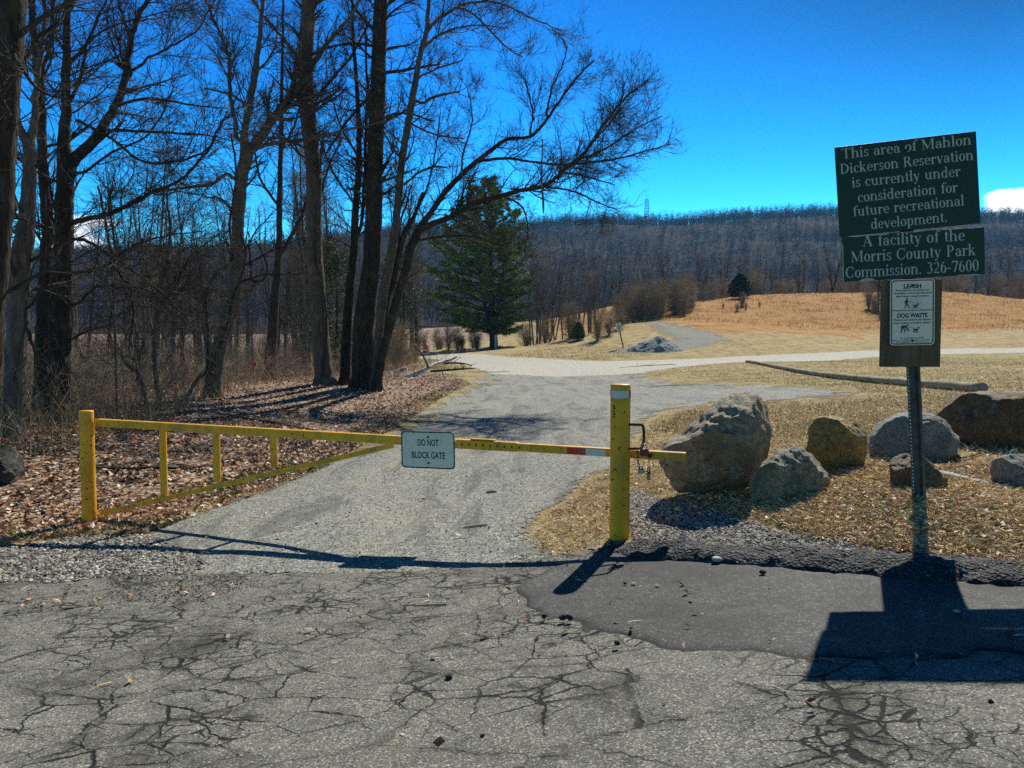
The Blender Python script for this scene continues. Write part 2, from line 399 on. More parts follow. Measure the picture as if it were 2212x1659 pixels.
def m_gravel(name="shoulder_gravel"):
    n = NB(name); p = n.pos()
    c = stones(n, p, 48, (.055, .05, .04), (.17, .158, .122), (.44, .41, .33), .88)
    n.set(c, .85, spec=.25); n.bump(n.math('MULTIPLY', n.vor(p, 48), -1), 1.0, .02); edge_alpha(n, p, 5, .45, 35); return n.m
def m_ground():
    n = NB("ground_soil_and_turf"); p = n.pos()
    lf = n.attr("leafy", False); fd = n.attr("field", False); gr = n.attr("green", False)
    turf = n.ramp(n.noise(p, 1.3, 6, .7), [(.32, (.22, .16, .075)), (.48, (.38, .29, .14)), (.60, (.48, .39, .21)), (.72, (.30, .25, .10))])
    turf = n.mix(1, turf, n.ramp(n.noise(p, 22, 5, .75), [(.3, (.45, .43, .40)), (.5, (1, 1, 1)), (.7, (1.5, 1.45, 1.35))]), 'MULTIPLY')
    grn = n.step(n.noise(p, .5, 5, .65), .50, .66)
    turf = n.mix(n.math('MULTIPLY', n.math('ADD', n.math('MULTIPLY', grn, .55), n.math('MULTIPLY', gr, .75), True), n.step(n.noise(p, 7, 4, .7), .36, .6)), turf, (.155, .165, .045))
    leaf = n.vor(p, 22, 'F1', 1); s1 = n.nd("ShaderNodeSeparateColor"); n.put(s1.inputs[0], leaf)
    lc = n.ramp(s1.outputs[0], [(0, (.05, .03, .02)), (.3, (.17, .09, .055)), (.55, (.33, .21, .13)), (.8, (.48, .36, .26)), (.95, (.65, .55, .45))])
    lc = n.mix(n.step(n.noise(p, 1.1, 4, .6), .56, .66), lc, (.05, .035, .024))
    fc = n.ramp(n.noise(n.scale(p, (1, 2.2, 1)), .28, 6, .68), [(.3, (.26, .12, .035)), (.46, (.42, .21, .065)), (.56, (.48, .29, .11)), (.7, (.28, .19, .06))])
    fc = n.mix(1, fc, n.ramp(n.noise(n.scale(p, (1, 2.5, 1)), 2.2, 5, .8), [(.3, (.55, .5, .45)), (.7, (1.3, 1.3, 1.3))]), 'MULTIPLY')
    c = n.mix(n.step(n.math('ADD', lf, n.math('MULTIPLY', n.math('SUBTRACT', n.noise(p, 3, 4), .5), .8)), .35, .65), turf, lc)
    c = n.mix(n.step(n.math('ADD', fd, n.math('MULTIPLY', n.math('SUBTRACT', n.noise(n.scale(p, (1, .6, 1)), .22, 6, .75), .5), 2.2)), .35, .65), c, fc)
    n.set(c, .95, spec=.1)
    n.bump(n.math('ADD', n.noise(p, 9, 6, .75), n.math('MULTIPLY', n.noise(p, 45, 3), .4)), 1.0, .06)
    return n.m
def m_attr(name, rough=.8, spec=.15, trans=0.0):
    n = NB(name); n.set(n.attr("col"), rough, spec=spec)
    return n.m
def m_bark(name, c0, c1, sc=6, moss=0):
    n = NB(name); o = n.obj(); st = n.scale(o, (1, 1, .22))
    f = n.noise(st, sc * 2.4, 6, .7, .4)
    c = n.ramp(f, [(.3, c0), (.52, tuple((a + b) / 2 for a, b in zip(c0, c1))), (.7, c1)])
    c = n.mix(n.math('MULTIPLY', n.step(n.noise(o, 1.7, 4), .55, .7), .5), c, tuple(x * 1.5 for x in c1))
    if moss: c = n.mix(n.math('MULTIPLY', n.step(n.noise(o, 2.6, 4), .55, .66), moss), c, (.10, .115, .05))
    n.set(c, .92, spec=.15)
    n.bump(n.math('ADD', f, n.math('MULTIPLY', n.vor(st, sc * 4), .7)), 1.0, .03); return n.m
def m_rock(name, base_c, dark, lite, stain=None, sc=2.2, lich=.3):
    n = NB(name); o = n.obj()
    c = n.ramp(n.noise(o, sc, 6, .62, .5), [(.3, dark), (.48, base_c), (.62, base_c), (.76, lite)])
    c = n.mix(1, c, n.ramp(n.noise(o, sc * 9, 5, .7), [(.3, (.45, .45, .45)), (.7, (1.5, 1.48, 1.42))]), 'MULTIPLY'); c = n.mix(1, c, n.ramp(n.noise(o, sc * 32, 4, .7), [(.3, (.6, .6, .6)), (.7, (1.35, 1.35, 1.35))]), 'MULTIPLY')
    if stain: c = n.mix(n.math('MULTIPLY', n.step(n.noise(n.scale(o, (1.3, 1, .7)), sc * .9, 4, .6, 1.2), .50, .66), .75), c, stain)
    c = n.mix(n.math('MULTIPLY', n.step(n.vor(o, sc * 11), .0, .16), 0), c, lite)
    c = n.mix(n.math('MULTIPLY', n.step(n.noise(o, sc * 4.5, 3, .5), .63, .69), lich), c, (.42, .44, .38))
    n.set(c, .68, spec=.45)
    n.bump(n.math('ADD', n.noise(o, sc * 4, 10, .78, .2), n.math('MULTIPLY', n.noise(o, sc * 22, 4, .7), .35)), 1.0, .06); return n.m
def m_yellow():
    n = NB("chipped_yellow_paint"); o = n.obj()
    c = n.ramp(n.noise(n.scale(o, (1, 1, .5)), 5, 6, .65), [(.3, (.48, .23, .006)), (.5, (.76, .36, .004)), (.7, (.80, .42, .010))])
    grime = n.step(n.noise(n.scale(o, (.5, .5, .35)), 6, 8, .75, .8), .48, .66)
    c = n.mix(n.math('MULTIPLY', grime, .65), c, (.16, .14, .03))
    spots = n.step(n.noise(o, 26, 3, .55), .665, .69); c = n.mix(spots, c, (.035, .016, .01))
    rust = n.step(n.noise(o, 9, 8, .78), .63, .67); c = n.mix(n.math('MULTIPLY', rust, .85), c, (.16, .055, .015))
    run = n.step(n.noise(n.scale(o, (1, 1, .12)), 22, 3, .6), .66, .74); c = n.mix(n.math('MULTIPLY', run, .55), c, (.30, .12, .015))
    n.set(c, n.math('ADD', n.math('MULTIPLY', spots, .4), .42), spec=.45); n.bump(n.math('SUBTRACT', n.noise(o, 60, 3), n.math('MULTIPLY', spots, 1.5)), .5, .0015); return n.m
def m_wood(name, c0, c1, ax=(1, 1, .07), sc=22):
    n = NB(name); o = n.obj(); s_ = n.scale(o, ax)
    f = n.noise(s_, sc, 6, .65, 1.2)
    c = n.ramp(f, [(.3, c0), (.7, c1)]); c = n.mix(n.math('MULTIPLY', n.step(n.noise(o, 5, 4), .5, .7), .5), c, c0)
    n.set(c, .85, spec=.2); n.bump(f, .6, .003); return n.m
def m_metal_galv():
    n = NB("weathered_galvanised_steel"); o = n.obj()
    c = n.ramp(n.noise(o, 14, 5, .6), [(.3, (.045, .048, .046)), (.7, (.12, .125, .12))])
    c = n.mix(n.math('MULTIPLY', n.step(n.noise(n.scale(o, (1, 1, .4)), 6, 4), .58, .7), .7), c, (.10, .05, .04))
    n.set(c, .6, .25, .3); return n.m
def m_sheet(name, c, dirt=(.25, .24, .2), amt=.35):
    n = NB(name); o = n.obj()
    k = n.mix(n.math('MULTIPLY', n.step(n.noise(n.scale(o, (1, 1, .5)), 11, 6, .7), .5, .75), amt), c, dirt)
    n.set(k, .5, spec=.4); return n.m

# ------------------------------------------------------------------ ground sheet and the surfaces laid on it
def axis_steps(parts):
    o = []
    for a, b, s in parts: o += list(np.arange(a, b, s))
    return np.array(o + [parts[-1][1]])
TH = axis_steps([(-pi, -1.25, .09), (-1.25, -.72, .018), (-.72, .72, .00235), (.72, 1.25, .018), (1.25, pi, .09)])
LR = axis_steps([(math.log(.6), math.log(9.3), .14), (math.log(9.3), math.log(50), .0029), (math.log(50), math.log(330), .0085), (math.log(330), math.log(3200), .06)])
TT, RR = np.meshgrid(TH, np.exp(LR), indexing='ij')
GX = (RR * np.sin(TT)).ravel(); GY = (RR * np.cos(TT) - 8.0).ravel()
GZ = h(GX, GY)
nT, nR = TT.shape
_i = np.arange(nT - 1)[:, None] * nR + np.arange(nR - 1)[None, :]
GF = np.stack([_i, _i + nR, _i + nR + 1, _i + 1], axis=-1).reshape(-1, 4)[:, ::-1]

def sdist(poly, x, y):
    """signed distance to a closed outline, positive inside"""
    poly = V3(poly); x = np.asarray(x); y = np.asarray(y)
    d = np.full(len(x), 1e18); ins = np.zeros(len(x), bool)
    for (x0, y0), (x1, y1) in zip(poly, np.roll(poly, -1, 0)):
        ex, ey = x1 - x0, y1 - y0; L = ex * ex + ey * ey + 1e-12
        t = np.clip(((x - x0) * ex + (y - y0) * ey) / L, 0, 1)
        d = np.minimum(d, (x - x0 - t * ex) ** 2 + (y - y0 - t * ey) ** 2)
        c = ((y0 > y) != (y1 > y)) & (x < (x1 - x0) * (y - y0) / (y1 - y0 + 1e-15) + x0); ins ^= c
    return np.where(ins, 1, -1) * np.sqrt(d)
def gpoly(*uv): return [ug(u, v) for u, v in uv]

POLY = {}
front = gpoly((-260, 1292), (0, 1262), (250, 1244), (500, 1240), (800, 1236), (1050, 1228), (1180, 1205), (1290, 1188))
BERM = gpoly((1285, 1196), (1370, 1206), (1500, 1218), (1700, 1230), (1850, 1241), (2030, 1256), (2250, 1274), (2600, 1305)) + [(5.6, 2.6), (9, 1.0)]
POLY['road'] = front + BERM[1:] + [(14, -2.5), (14, -9), (-26, -9), (-26, 3.5), (-9, 5.6)]
POLY['patch'] = gpoly((1100, 1272), (1180, 1238), (1290, 1205)) + BERM[1:8] + gpoly((2700, 1330), (2700, 1440), (2400, 1432)) + gpoly((2212, 1427), (2100, 1414), (1990, 1410), (1850, 1424), (1700, 1420), (1560, 1408), (1400, 1392), (1310, 1372), (1230, 1345), (1130, 1322))
POLY['drive'] = gpoly((240, 1249), (330, 1150), (430, 1105), (560, 1060), (680, 1012), (790, 965), (850, 925), (900, 890), (955, 858), (1000, 832), (1030, 812), (1080, 800), (1380, 797), (1400, 815), (1500, 828), (1700, 832), (1850, 845), (1860, 858), (1700, 866), (1560, 872), (1470, 885), (1400, 905),
                      (1375, 945), (1340, 1000), (1265, 1035), (1215, 1080), (1160, 1110), (1130, 1160), (1170, 1204), (1050, 1236), (800, 1246), (500, 1250))
POLY['track'] = gpoly((700, 768), (860, 763), (1000, 764), (1100, 772), (1300, 781), (1500, 775), (1700, 765), (2212, 751), (2600, 745), (2600, 757), (2212, 762), (1900, 770), (1600, 783), (1480, 792), (1390, 806), (1200, 815), (1060, 808), (1015, 793), (960, 778), (880, 774), (700, 778))
POLY['upper'] = gpoly((1360, 698), (1450, 702), (1530, 716), (1570, 733), (1510, 750), (1380, 763), (1310, 762), (1370, 748), (1475, 732), (1425, 712))
POLY['gravel_l'] = gpoly((-260, 1235), (-40, 1200), (60, 1178), (200, 1156), (320, 1160), (400, 1190), (460, 1222), (400, 1245), (250, 1248), (120, 1266), (0, 1262), (-260, 1300))
POLY['gravel_r'] = gpoly((1352, 1050), (1420, 1080), (1560, 1112), (1720, 1160), (1900, 1190), (1900, 1204), (1700, 1206), (1440, 1184), (1372, 1170), (1350, 1110))
POLY['leaf'] = gpoly((-900, 1060), (0, 1130), (250, 1140), (400, 1100), (560, 1056), (700, 1000), (830, 925), (930, 862), (1000, 828), (1000, 812), (900, 800), (860, 790), (700, 800), (500, 800), (300, 820), (-900, 850))
POLY['field'] = gpoly((1380, 697), (1480, 712), (1600, 726), (1720, 722), (1900, 716), (2212, 706), (2700, 700)) + [(500, 120), (500, 300), (10, 300), (5, 92)]
POLY['thicket'] = [(-4, 26), (-3, 45), (-10, 68), (-12, 95), (-60, 120), (-90, 60), (-60, 20), (-20, 12), (-9, 15), (-7, 23)]
SD = {k: sdist(v, GX, GY) for k, v in POLY.items() if k in ('leaf', 'field', 'thicket')}
sm = lambda d, a: np.clip(.5 + d / a, 0, 1)
DD = np.hypot(GX, GY)
leafy = sm(SD['leaf'], 1.2) * .95
leafy = np.maximum(leafy, .62 * sm(SD['thicket'], 5))
leafy = np.maximum(leafy, .05 * np.exp(-(((GX - 3.2) / 2.2) ** 2 + ((GY - 5.6) / 1.1) ** 2)))
field = sm(SD['field'], 20)
leafy = np.maximum(leafy, .7 * sm(sdist([(-500, 42), (-16, 42), (-10, 60), (-9, 100), (20, 300), (-500, 300)], GX, GY), 8))
green = np.clip(1 - np.abs(np.hypot(GX, GY) - 52) / 14, 0, 1) * (GX > -6) * .5
green = np.maximum(green, .5 * np.exp(-(((GX - 7) / 5) ** 2 + ((GY - 24) / 6) ** 2)))
g = mesh_obj("ground", np.column_stack([GX, GY, GZ]), [GF], m_ground(), smooth=True, colr={"leafy": leafy, "field": field, "green": green})
tag(g, kind="structure")

def sheet(name, key, off, m, margin=.35, label=None, raise_=0):
    poly = V3(POLY[key]); lo = poly.min(0) - margin; hi = poly.max(0) + margin
    cand = (GX > lo[0]) & (GX < hi[0]) & (GY > lo[1]) & (GY < hi[1])
    d = np.full(len(GX), -9.0); d[cand] = sdist(poly, GX[cand], GY[cand])
    keep = (d > -margin)[GF].all(1); f = GF[keep]
    used = np.unique(f); mp_ = np.zeros(len(GX), np.int64); mp_[used] = np.arange(len(used))
    du = d[used] + (fbm(GX[used] * 4, GY[used] * 4, 5, 5) - .46) * (.30 if raise_ else 0)
    z = GZ[used] + off + (raise_ * np.clip(.4 + du / .05, 0, 1) if raise_ else 0)
    o = mesh_obj(name, np.column_stack([GX[used], GY[used], z]), [mp_[f]], m, smooth=True, colr={"edge": du})
    return tag(o, label, kind="structure")
sheet("road", 'road', .012, m_asphalt_old(), .0)
sheet("asphalt_patch_pavement", 'patch', .012 - .004, m_patch(), .22, raise_=.016)
sheet("driveway", 'drive', .008, m_drive(), .6)
sheet("gravel_track_road", 'track', .010, m_track(amp=2.0), 1.2)
sheet("upper_track_road", 'upper', .006, m_track("grey_field_track", .5, 4.5), 1.6)
sheet("shoulder_gravel_surface", 'gravel_l', .005, m_gravel(), .3)
sheet("verge_gravel_surface", 'gravel_r', .005, m_gravel("verge_gravel"), .3)

# coarse asphalt kerb mound along the road edge
def catmull(pts, n):
    p = V3(pts); p = np.vstack([2 * p[0] - p[1], p, 2 * p[-1] - p[-2]]); o = []
    for i in range(1, len(p) - 2):
        t = np.linspace(0, 1, n, endpoint=False)[:, None]
        a, b, c, d = p[i - 1], p[i], p[i + 1], p[i + 2]
        o.append(.5 * ((2 * b) + (-a + c) * t + (2 * a - 5 * b + 4 * c - d) * t ** 2 + (-a + 3 * b - 3 * c + d) * t ** 3))
    return np.vstack(o + [p[-2][None]])
def kerb():
    c = catmull([(x + .06, y + .10) for x, y in BERM], 40); t = np.gradient(c, axis=0); t /= np.linalg.norm(t, axis=1, keepdims=True)
    nrm = np.column_stack([-t[:, 1], t[:, 0]]); K = 17; s = np.linspace(-1, 1, K); n = len(c)
    ln = np.r_[0, np.cumsum(np.linalg.norm(np.diff(c, axis=0), axis=1))]
    end = np.clip(ln / .55, 0.02, 1) ** .6
    wv = .20 + .05 * (fbm(ln * 2, ln * 0, 3, 2) - .4)
    X = c[:, 0:1] + nrm[:, 0:1] * s * wv[:, None]; Y = c[:, 1:2] + nrm[:, 1:2] * s * wv[:, None]
    prof = (1 - np.abs(s) ** 2.6) ** .8
    Z = h(X.ravel(), Y.ravel()).reshape(n, K) + .09 * prof * end[:, None] + (fbm(X.ravel() * 14, Y.ravel() * 14, 4, 3).reshape(n, K) - .44) * .085 * (prof > .01) - .01
    Z[:, [0, -1]] -= .05
    i = np.arange(n - 1)[:, None] * K + np.arange(K - 1)[None]
    f = np.stack([i, i + K, i + K + 1, i + 1], -1).reshape(-1, 4)[:, ::-1]
    return tag(mesh_obj("asphalt_kerb", np.column_stack([X.ravel(), Y.ravel(), Z.ravel()]), [f], m_curb(), smooth=True), kind="structure")
kerb()

# wooded hill behind everything
RIDGE = np.array([(-1500, 560), (-300, 545), (200, 538), (600, 528), (840, 500), (1000, 490), (1190, 482), (1500, 473), (1800, 463), (2212, 467), (2700, 478), (3600, 520)], float)
DR = 760.0
def hill_h(x, y):
    u = CX + F * x / np.maximum(y, 1); v = np.interp(u, RIDGE[:, 0], RIDGE[:, 1])
    zr = EYE + (735 - v) / F * DR - 13
    s = np.clip((y - 230) / (DR - 230), 0, 1); s = s * s * (3 - 2 * s)
    z = 6 + (zr - 6) * s
    return z + (fbm(x / 90, y / 90, 21, 4) - .46) * 26 * np.sin(pi * np.clip((y - 230) / (DR - 230), 0, 1)) + (fbm(x / 40, y * 0, 33, 3) - .44) * 9 * s
hx, hy = np.meshgrid(np.linspace(-900, 1400, 231), np.r_[np.linspace(222, 800, 100), np.linspace(815, 1500, 30)], indexing='ij')
hzv = hill_h(hx.ravel(), hy.ravel()) - np.where(hy.ravel() < 232, 8, 0)
_i = np.arange(230)[:, None] * 130 + np.arange(129)[None]
nb = NB("leaf_strewn_hillside"); _p = nb.pos()
nb.set(nb.ramp(nb.noise(_p, .05, 6, .7), [(.35, (.014, .012, .012)), (.65, (.032, .025, .021))]), .95, spec=.05); nb.bump(nb.noise(_p, .3, 5), 1, 1.0)
tag(mesh_obj("hill", np.column_stack([hx.ravel(), hy.ravel(), hzv]), [np.stack([_i, _i + 130, _i + 131, _i + 1], -1).reshape(-1, 4)[:, ::-1] if False else np.stack([_i, _i + 130, _i + 131, _i + 1], -1).reshape(-1, 4)], nb.m, smooth=True), kind="structure")

# ------------------------------------------------------------------ shared materials
YEL = m_yellow(); GALV = m_metal_galv()
REDTAPE = m_sheet("red_reflective_tape", (.62, .012, .015)); WHTAPE = m_sheet("white_reflective_tape", (.62, .62, .60))
RUSTY = flat("rusty_iron", (.13, .055, .03), .8, .3, .5, 30, .002); DARKIRON = flat("dark_iron", (.05, .035, .028), .6, .5, .4, 30, .001)
BRASS = flat("tarnished_brass", (.30, .24, .14), .45, .7, .3, 30); STEEL = flat("dull_steel", (.32, .33, .34), .4, .8, .3, 30)
BLACK = flat("black_lettering", (.018, .018, .018), .6, 0, .2); SIGNW = m_sheet("weathered_white_sign_sheet", (.70, .66, .53), (.34, .31, .23), .5)
GREEN = m_sheet("dark_green_painted_board", (.004, .026, .013), (.010, .030, .018), .6); LETTER = m_sheet("faded_pale_green_lettering", (.40, .47, .40), (.2, .27, .22), .6)
BOARDEDGE = m_wood("weathered_board_edge", (.10, .08, .06), (.20, .17, .14)); PLY = m_wood("stained_plywood", (.07, .05, .033), (.18, .13, .085), (1, 1, .12), 14)
PEEL = flat("peeled_bare_edge", (.42, .42, .38), .8); BORDER = m_sheet("dark_red_border", (.26, .012, .03)); BOLT = flat("bolt_head_metal", (.03, .03, .03), .5, .6)
REDPAINT = m_sheet("faded_red_lock_paint", (.22, .03, .025), (.06, .02, .015), .6)

def fit_text(body, w=None, hgt=.1, cx=0, cy=0, bold=0.0, shear=0):
    """flat letter outlines of the built-in font, centred at (cx, cy): verts (n,2) and faces"""
    cu = bpy.data.curves.new("lettering", 'FONT'); cu.body = body; cu.size = 1; cu.align_x = 'CENTER'; cu.fill_mode = 'FRONT'; cu.offset = bold
    cu.resolution_u = 3
    o = bpy.data.objects.new("lettering", cu); col.objects.link(o)
    dg = bpy.context.evaluated_depsgraph_get(); me = o.evaluated_get(dg).to_mesh()
    n = len(me.vertices); co = np.empty(n * 3, np.float32); me.vertices.foreach_get("co", co); co = co.reshape(-1, 3)[:, :2].astype(float)
    tri = [tuple(p.vertices) for p in me.polygons]
    o.evaluated_get(dg).to_mesh_clear(); bpy.data.objects.remove(o); bpy.data.curves.remove(cu)
    lo, hi = co.min(0), co.max(0); capH = .73
    s = hgt / capH; sx = (w / (hi[0] - lo[0])) if w else s
    co = np.column_stack([(co[:, 0] - (lo[0] + hi[0]) / 2) * sx, co[:, 1] * s])
    return co + [cx, cy], tri
def plane_faces(mb, co, tri, o, X, Z, n, proud):
    V = o + co[:, :1] * X + co[:, 1:] * Z + n * proud
    by = {}
    for t in tri: by.setdefault(len(t), []).append(t)
    mb.add(V, [np.array(v) for v in by.values()])

def frame_of(yaw, roll, tilt=0.0):
    """axes of a board facing the camera side; yaw>0 brings its +X end nearer, roll>0 lifts the +X end"""
    X = np.array([cos(yaw), -sin(yaw), 0]); n = np.array([-sin(yaw), -cos(yaw), 0.0]); Z = np.array([0, 0, 1.0])
    n = n * cos(tilt) + Z * sin(tilt); Z = np.cross(X, -n); Z /= np.linalg.norm(Z)
    X2 = X * cos(roll) + Z * sin(roll); Z2 = -X * sin(roll) + Z * cos(roll)
    return X2, Z2, n
def rrect(w_, h_, r, k=6):
    o = []
    for cx_, cy_, a in ((w_ / 2 - r, h_ / 2 - r, 0), (-w_ / 2 + r, h_ / 2 - r, 90), (-w_ / 2 + r, -h_ / 2 + r, 180), (w_ / 2 - r, -h_ / 2 + r, 270)):
        for t in np.linspace(0, 90, k): o.append((cx_ + r * cos(radians(a + t)), cy_ + r * sin(radians(a + t))))
    return o
def ring_faces(mb, a, b, o, X, Z, n, proud):
    """flat band between two outlines of equal point count"""
    a, b = V3(a), V3(b); k = len(a); i = np.arange(k); j = (i + 1) % k
    V = np.vstack([o + a[:, :1] * X + a[:, 1:] * Z, o + b[:, :1] * X + b[:, 1:] * Z]) + n * proud
    mb.add(V, [np.column_stack([i, j, j + k, i + k])])

# ------------------------------------------------------------------ yellow barrier gate
PL = P(181, 735, 7.85); PR = P(1341.5, 735, 5.66)
PL[2] = hz(PL[0], PL[1]); PR[2] = hz(PR[0], PR[1])
TOPL, TOPR = P(181, 887, 7.85)[2], P(1341, 830, 5.66)[2]
AX = np.array([PR[0] - PL[0], PR[1] - PL[1], 0]); LEN = np.linalg.norm(AX); AX /= LEN; AN = np.array([AX[1], -AX[0], 0])  # AN points to the camera side
if AN[1] > 0: AN = -AN
UP = np.array([0, 0, 1.0])
def along(u):
    """distance along the gate line at which frame column u is crossed"""
    a = (u - CX) / (F / cos(PITCH)) * 1.0
    # PL.x + s*AX.x = a*(PL.y + s*AX.y)
    return (a * PL[1] - PL[0]) / (AX[0] - a * AX[1])
ZB = .785     # top of the rail
OFF = -AN * .115   # the rail passes behind the latch post
gate = thing("barrier_gate", PL, "long yellow steel swing gate arm with bars and a diagonal brace across the drive", "gate")
def post(name, c, top, r, parent):
    mb = MB(); z0 = c[2] - .25
    prof = [(z0, r), (c[2] + .01, r)] + [(c[2] + (top - c[2]) * t, r) for t in np.linspace(.05, .985, 24)] + [(top - .006, r * .995), (top, r * .95), (top + .002, r * .6), (top + .001, 0.002)]
    pts = [(c[0], c[1], z) for z, _ in prof]
    V, f = tubes(V3(pts)[None], np.array([[q for _, q in prof]]), 40)
    # keep straight rings level
    mb.add(V, [f]); return mb.obj(name, YEL, parent, smooth=True)
post("hinge_post", PL + 0, TOPL, .070, gate)
def rail_pt(s, z=0, side=0): return PL + AX * s + np.array([0, 0, -PL[2] + z]) + AN * side
s_step = along(1110); s_end = along(1480); s_sleeve0 = along(984)
side0 = -.0
def bar(s0, s1, zc, hh, ww, nm, m=YEL, bev=.004, side=0.0, parent=gate, z1=None):
    a = rail_pt(s0, zc, side); b = rail_pt(s1, zc if z1 is None else z1, side)
    mb = MB(); mb.box((a + b) / 2, (np.linalg.norm(b - a), ww, hh), b - a, UP); return mb.obj(nm, m, parent, bevel=bev)
RS = -.085   # rail axis lies slightly behind the post centres so it slides past the latch post
T_OUT, T_IN = .074, .062
bar(.06, s_step, ZB - T_OUT / 2, T_OUT, T_OUT, "top_rail", side=RS)
bar(s_step - .5, s_end, ZB - .006 - T_IN / 2, T_IN, T_IN, "extension_rail", side=RS)
for u_, ub, vb, w_ in ((331, 333, 1078, .070), (448, 449, 1043, .068), (574, 575, 1012, .064)):
    s = along(u_); D_ = rail_pt(s)[1]; zb = P(ub, vb, D_)[2]
    MB().tube([rail_pt(s, ZB - T_OUT + .004, RS), rail_pt(s, (ZB + zb) / 2, RS), rail_pt(s, zb, RS)], w_ / 2, 20, caps=False).obj("upright_bar", YEL, gate, smooth=True)
s_a, s_b = along(196), along(835)
za, zb = P(196, 1113, rail_pt(s_a)[1])[2], ZB - T_OUT - .012
bar(s_a - .03, s_b, za, .046, .046, "diagonal_brace", side=RS, z1=zb)
bar(along(1008), along(1060), ZB + .007, .012, .05, "splice_plate", side=RS)
HOLEM = flat("rust_with_painted_shade", (.10, .06, .015), .9)  # rust colour darkened; the shade inside the rail holes is painted in
for k in range(9):
    s = along(984) + .03 + k * .0635; c = rail_pt(s, ZB - T_OUT * .5, RS + T_OUT / 2 + .0015)
    MB().tube([c - AN * .004, c + AN * .001], .0085, 12).obj("adjustment_hole", HOLEM, gate)
zt = ZB - .006 - T_IN / 2
for u0_, u1_, m_, nm in ((1221, 1262, REDTAPE, "red_tape"), (1262, 1306, WHTAPE, "white_tape")):
    bar(along(u0_), along(u1_), zt - .002, .050, .002, nm, m_, 0, RS + T_IN / 2 + .0022)
for sx in (along(331) - .35,): pass
# rusty hinge knuckles
MB().tube([PL + [0, 0, ZB - .12 - PL[2]], PL + [0, 0, ZB - .115 - PL[2]]], .074, 32).obj("hinge_collar", YEL, gate, smooth=False)
# sign on the rail
s_c = along(921); o = rail_pt(s_c, 0, RS + T_OUT / 2 + .034); o[2] = P(921, 972, o[1])[2]
yaw = radians(18); X, Z, n = frame_of(yaw, radians(.8))
SW, SH = .485, .31
sg = MB().poly(rrect(SW, SH, .035), o + n * .003, X, Z, n, .003).obj("gate_sign", SIGNW, gate)
tag(sg, "small white rounded plate reading DO NOT BLOCK GATE with black border")
mb = MB(); ring_faces(mb, rrect(SW - .002, SH - .002, .034), rrect(SW - .022, SH - .022, .026), o + n * .003, X, Z, n, .0008); mb.obj("sign_border", BLACK, sg)
mb = MB()
for body, w_, cy_ in (("DO NOT", .188, .035), ("BLOCK GATE", .300, -.070)):
    mb = MB(); c, t = fit_text(body, w_, .056, .004, cy_, .018); plane_faces(mb, c, t, o + n * .003, X, Z, n, .0010); mb.obj("sign_lettering", BLACK, sg)
for y_ in (.107, -.108):
    c = o + Z * y_ + X * .005; MB().tube([c, c + n * .008], .009, 14).obj("bolt", BOLT, sg)
MB().poly([(-.012, .0), (.012, 0), (.006, -.028), (-.004, -.03)][::-1], o + n * .0036 + Z * (.153) - X * .125, X, Z, n, .0005).obj("peeled_corner", PEEL, sg)

# latch post
lp = thing("latch_post", PR, "thick yellow steel post with red and white tape near its top, at the kerb end", "post")
body = post("post_body", PR, TOPR, .074, lp)
def post_band(z0, z1, a0, a1, nm, m_, r=.0755, parent=lp):
    k = 14; a = np.linspace(a0, a1, k); mb = MB()
    V = np.vstack([np.column_stack([PR[0] + r * np.sin(a), PR[1] - r * np.cos(a), np.full(k, z)]) for z in (z0, z1)])
    i = np.arange(k - 1); mb.add(V, [np.column_stack([i, i + 1, i + 1 + k, i + k])]); return mb.obj(nm, m_, parent, smooth=True)
zt1, zt0 = P(1341, 843, 5.66)[2], P(1341, 859, 5.66)[2]
post_band(zt0, zt1, -1.35, .78, "white_tape_band", WHTAPE); post_band(zt0 - .001, zt1 + .001, .80, 1.75, "red_tape_band", REDTAPE); post_band(zt0, zt1, -1.8, -1.38, "red_tape_band", REDTAPE)
# old stencilled mark worn to a dark smudge
mb = MB()
a0 = -.95
for dz, wv, sh in ((.03, .20, 0), (.012, .26, .02), (-.008, .20, -.02), (-.03, .27, .03), (-.05, .2, 0)):
    k = 6; a = np.linspace(a0 + sh, a0 + sh + wv, k); zc = P(1326, 884, 5.66)[2] + dz
    V = np.vstack([np.column_stack([PR[0] + .0752 * np.sin(a), PR[1] - .0752 * np.cos(a), np.full(k, z)]) for z in (zc - .007, zc + .007)])
    i = np.arange(k - 1); mb.add(V, [np.column_stack([i, i + 1, i + 1 + k, i + k])])
mb.obj("worn_stencil", flat("worn_stencil_ink", (.06, .03, .015), .8), lp)
# bent-rod latch handle
y0 = PR[1] - .01
def pp(u, v, D=5.62): return P(u, v, D)
hp = catmull([pp(1358, 917), pp(1375, 917), pp(1386, 918), pp(1390, 925), pp(1391, 945), pp(1390, 956), pp(1385, 968), pp(1374, 969), pp(1358, 969)], 6)
MB().tube(hp, .011, 12).obj("latch_loop", RUSTY, lp, smooth=True)
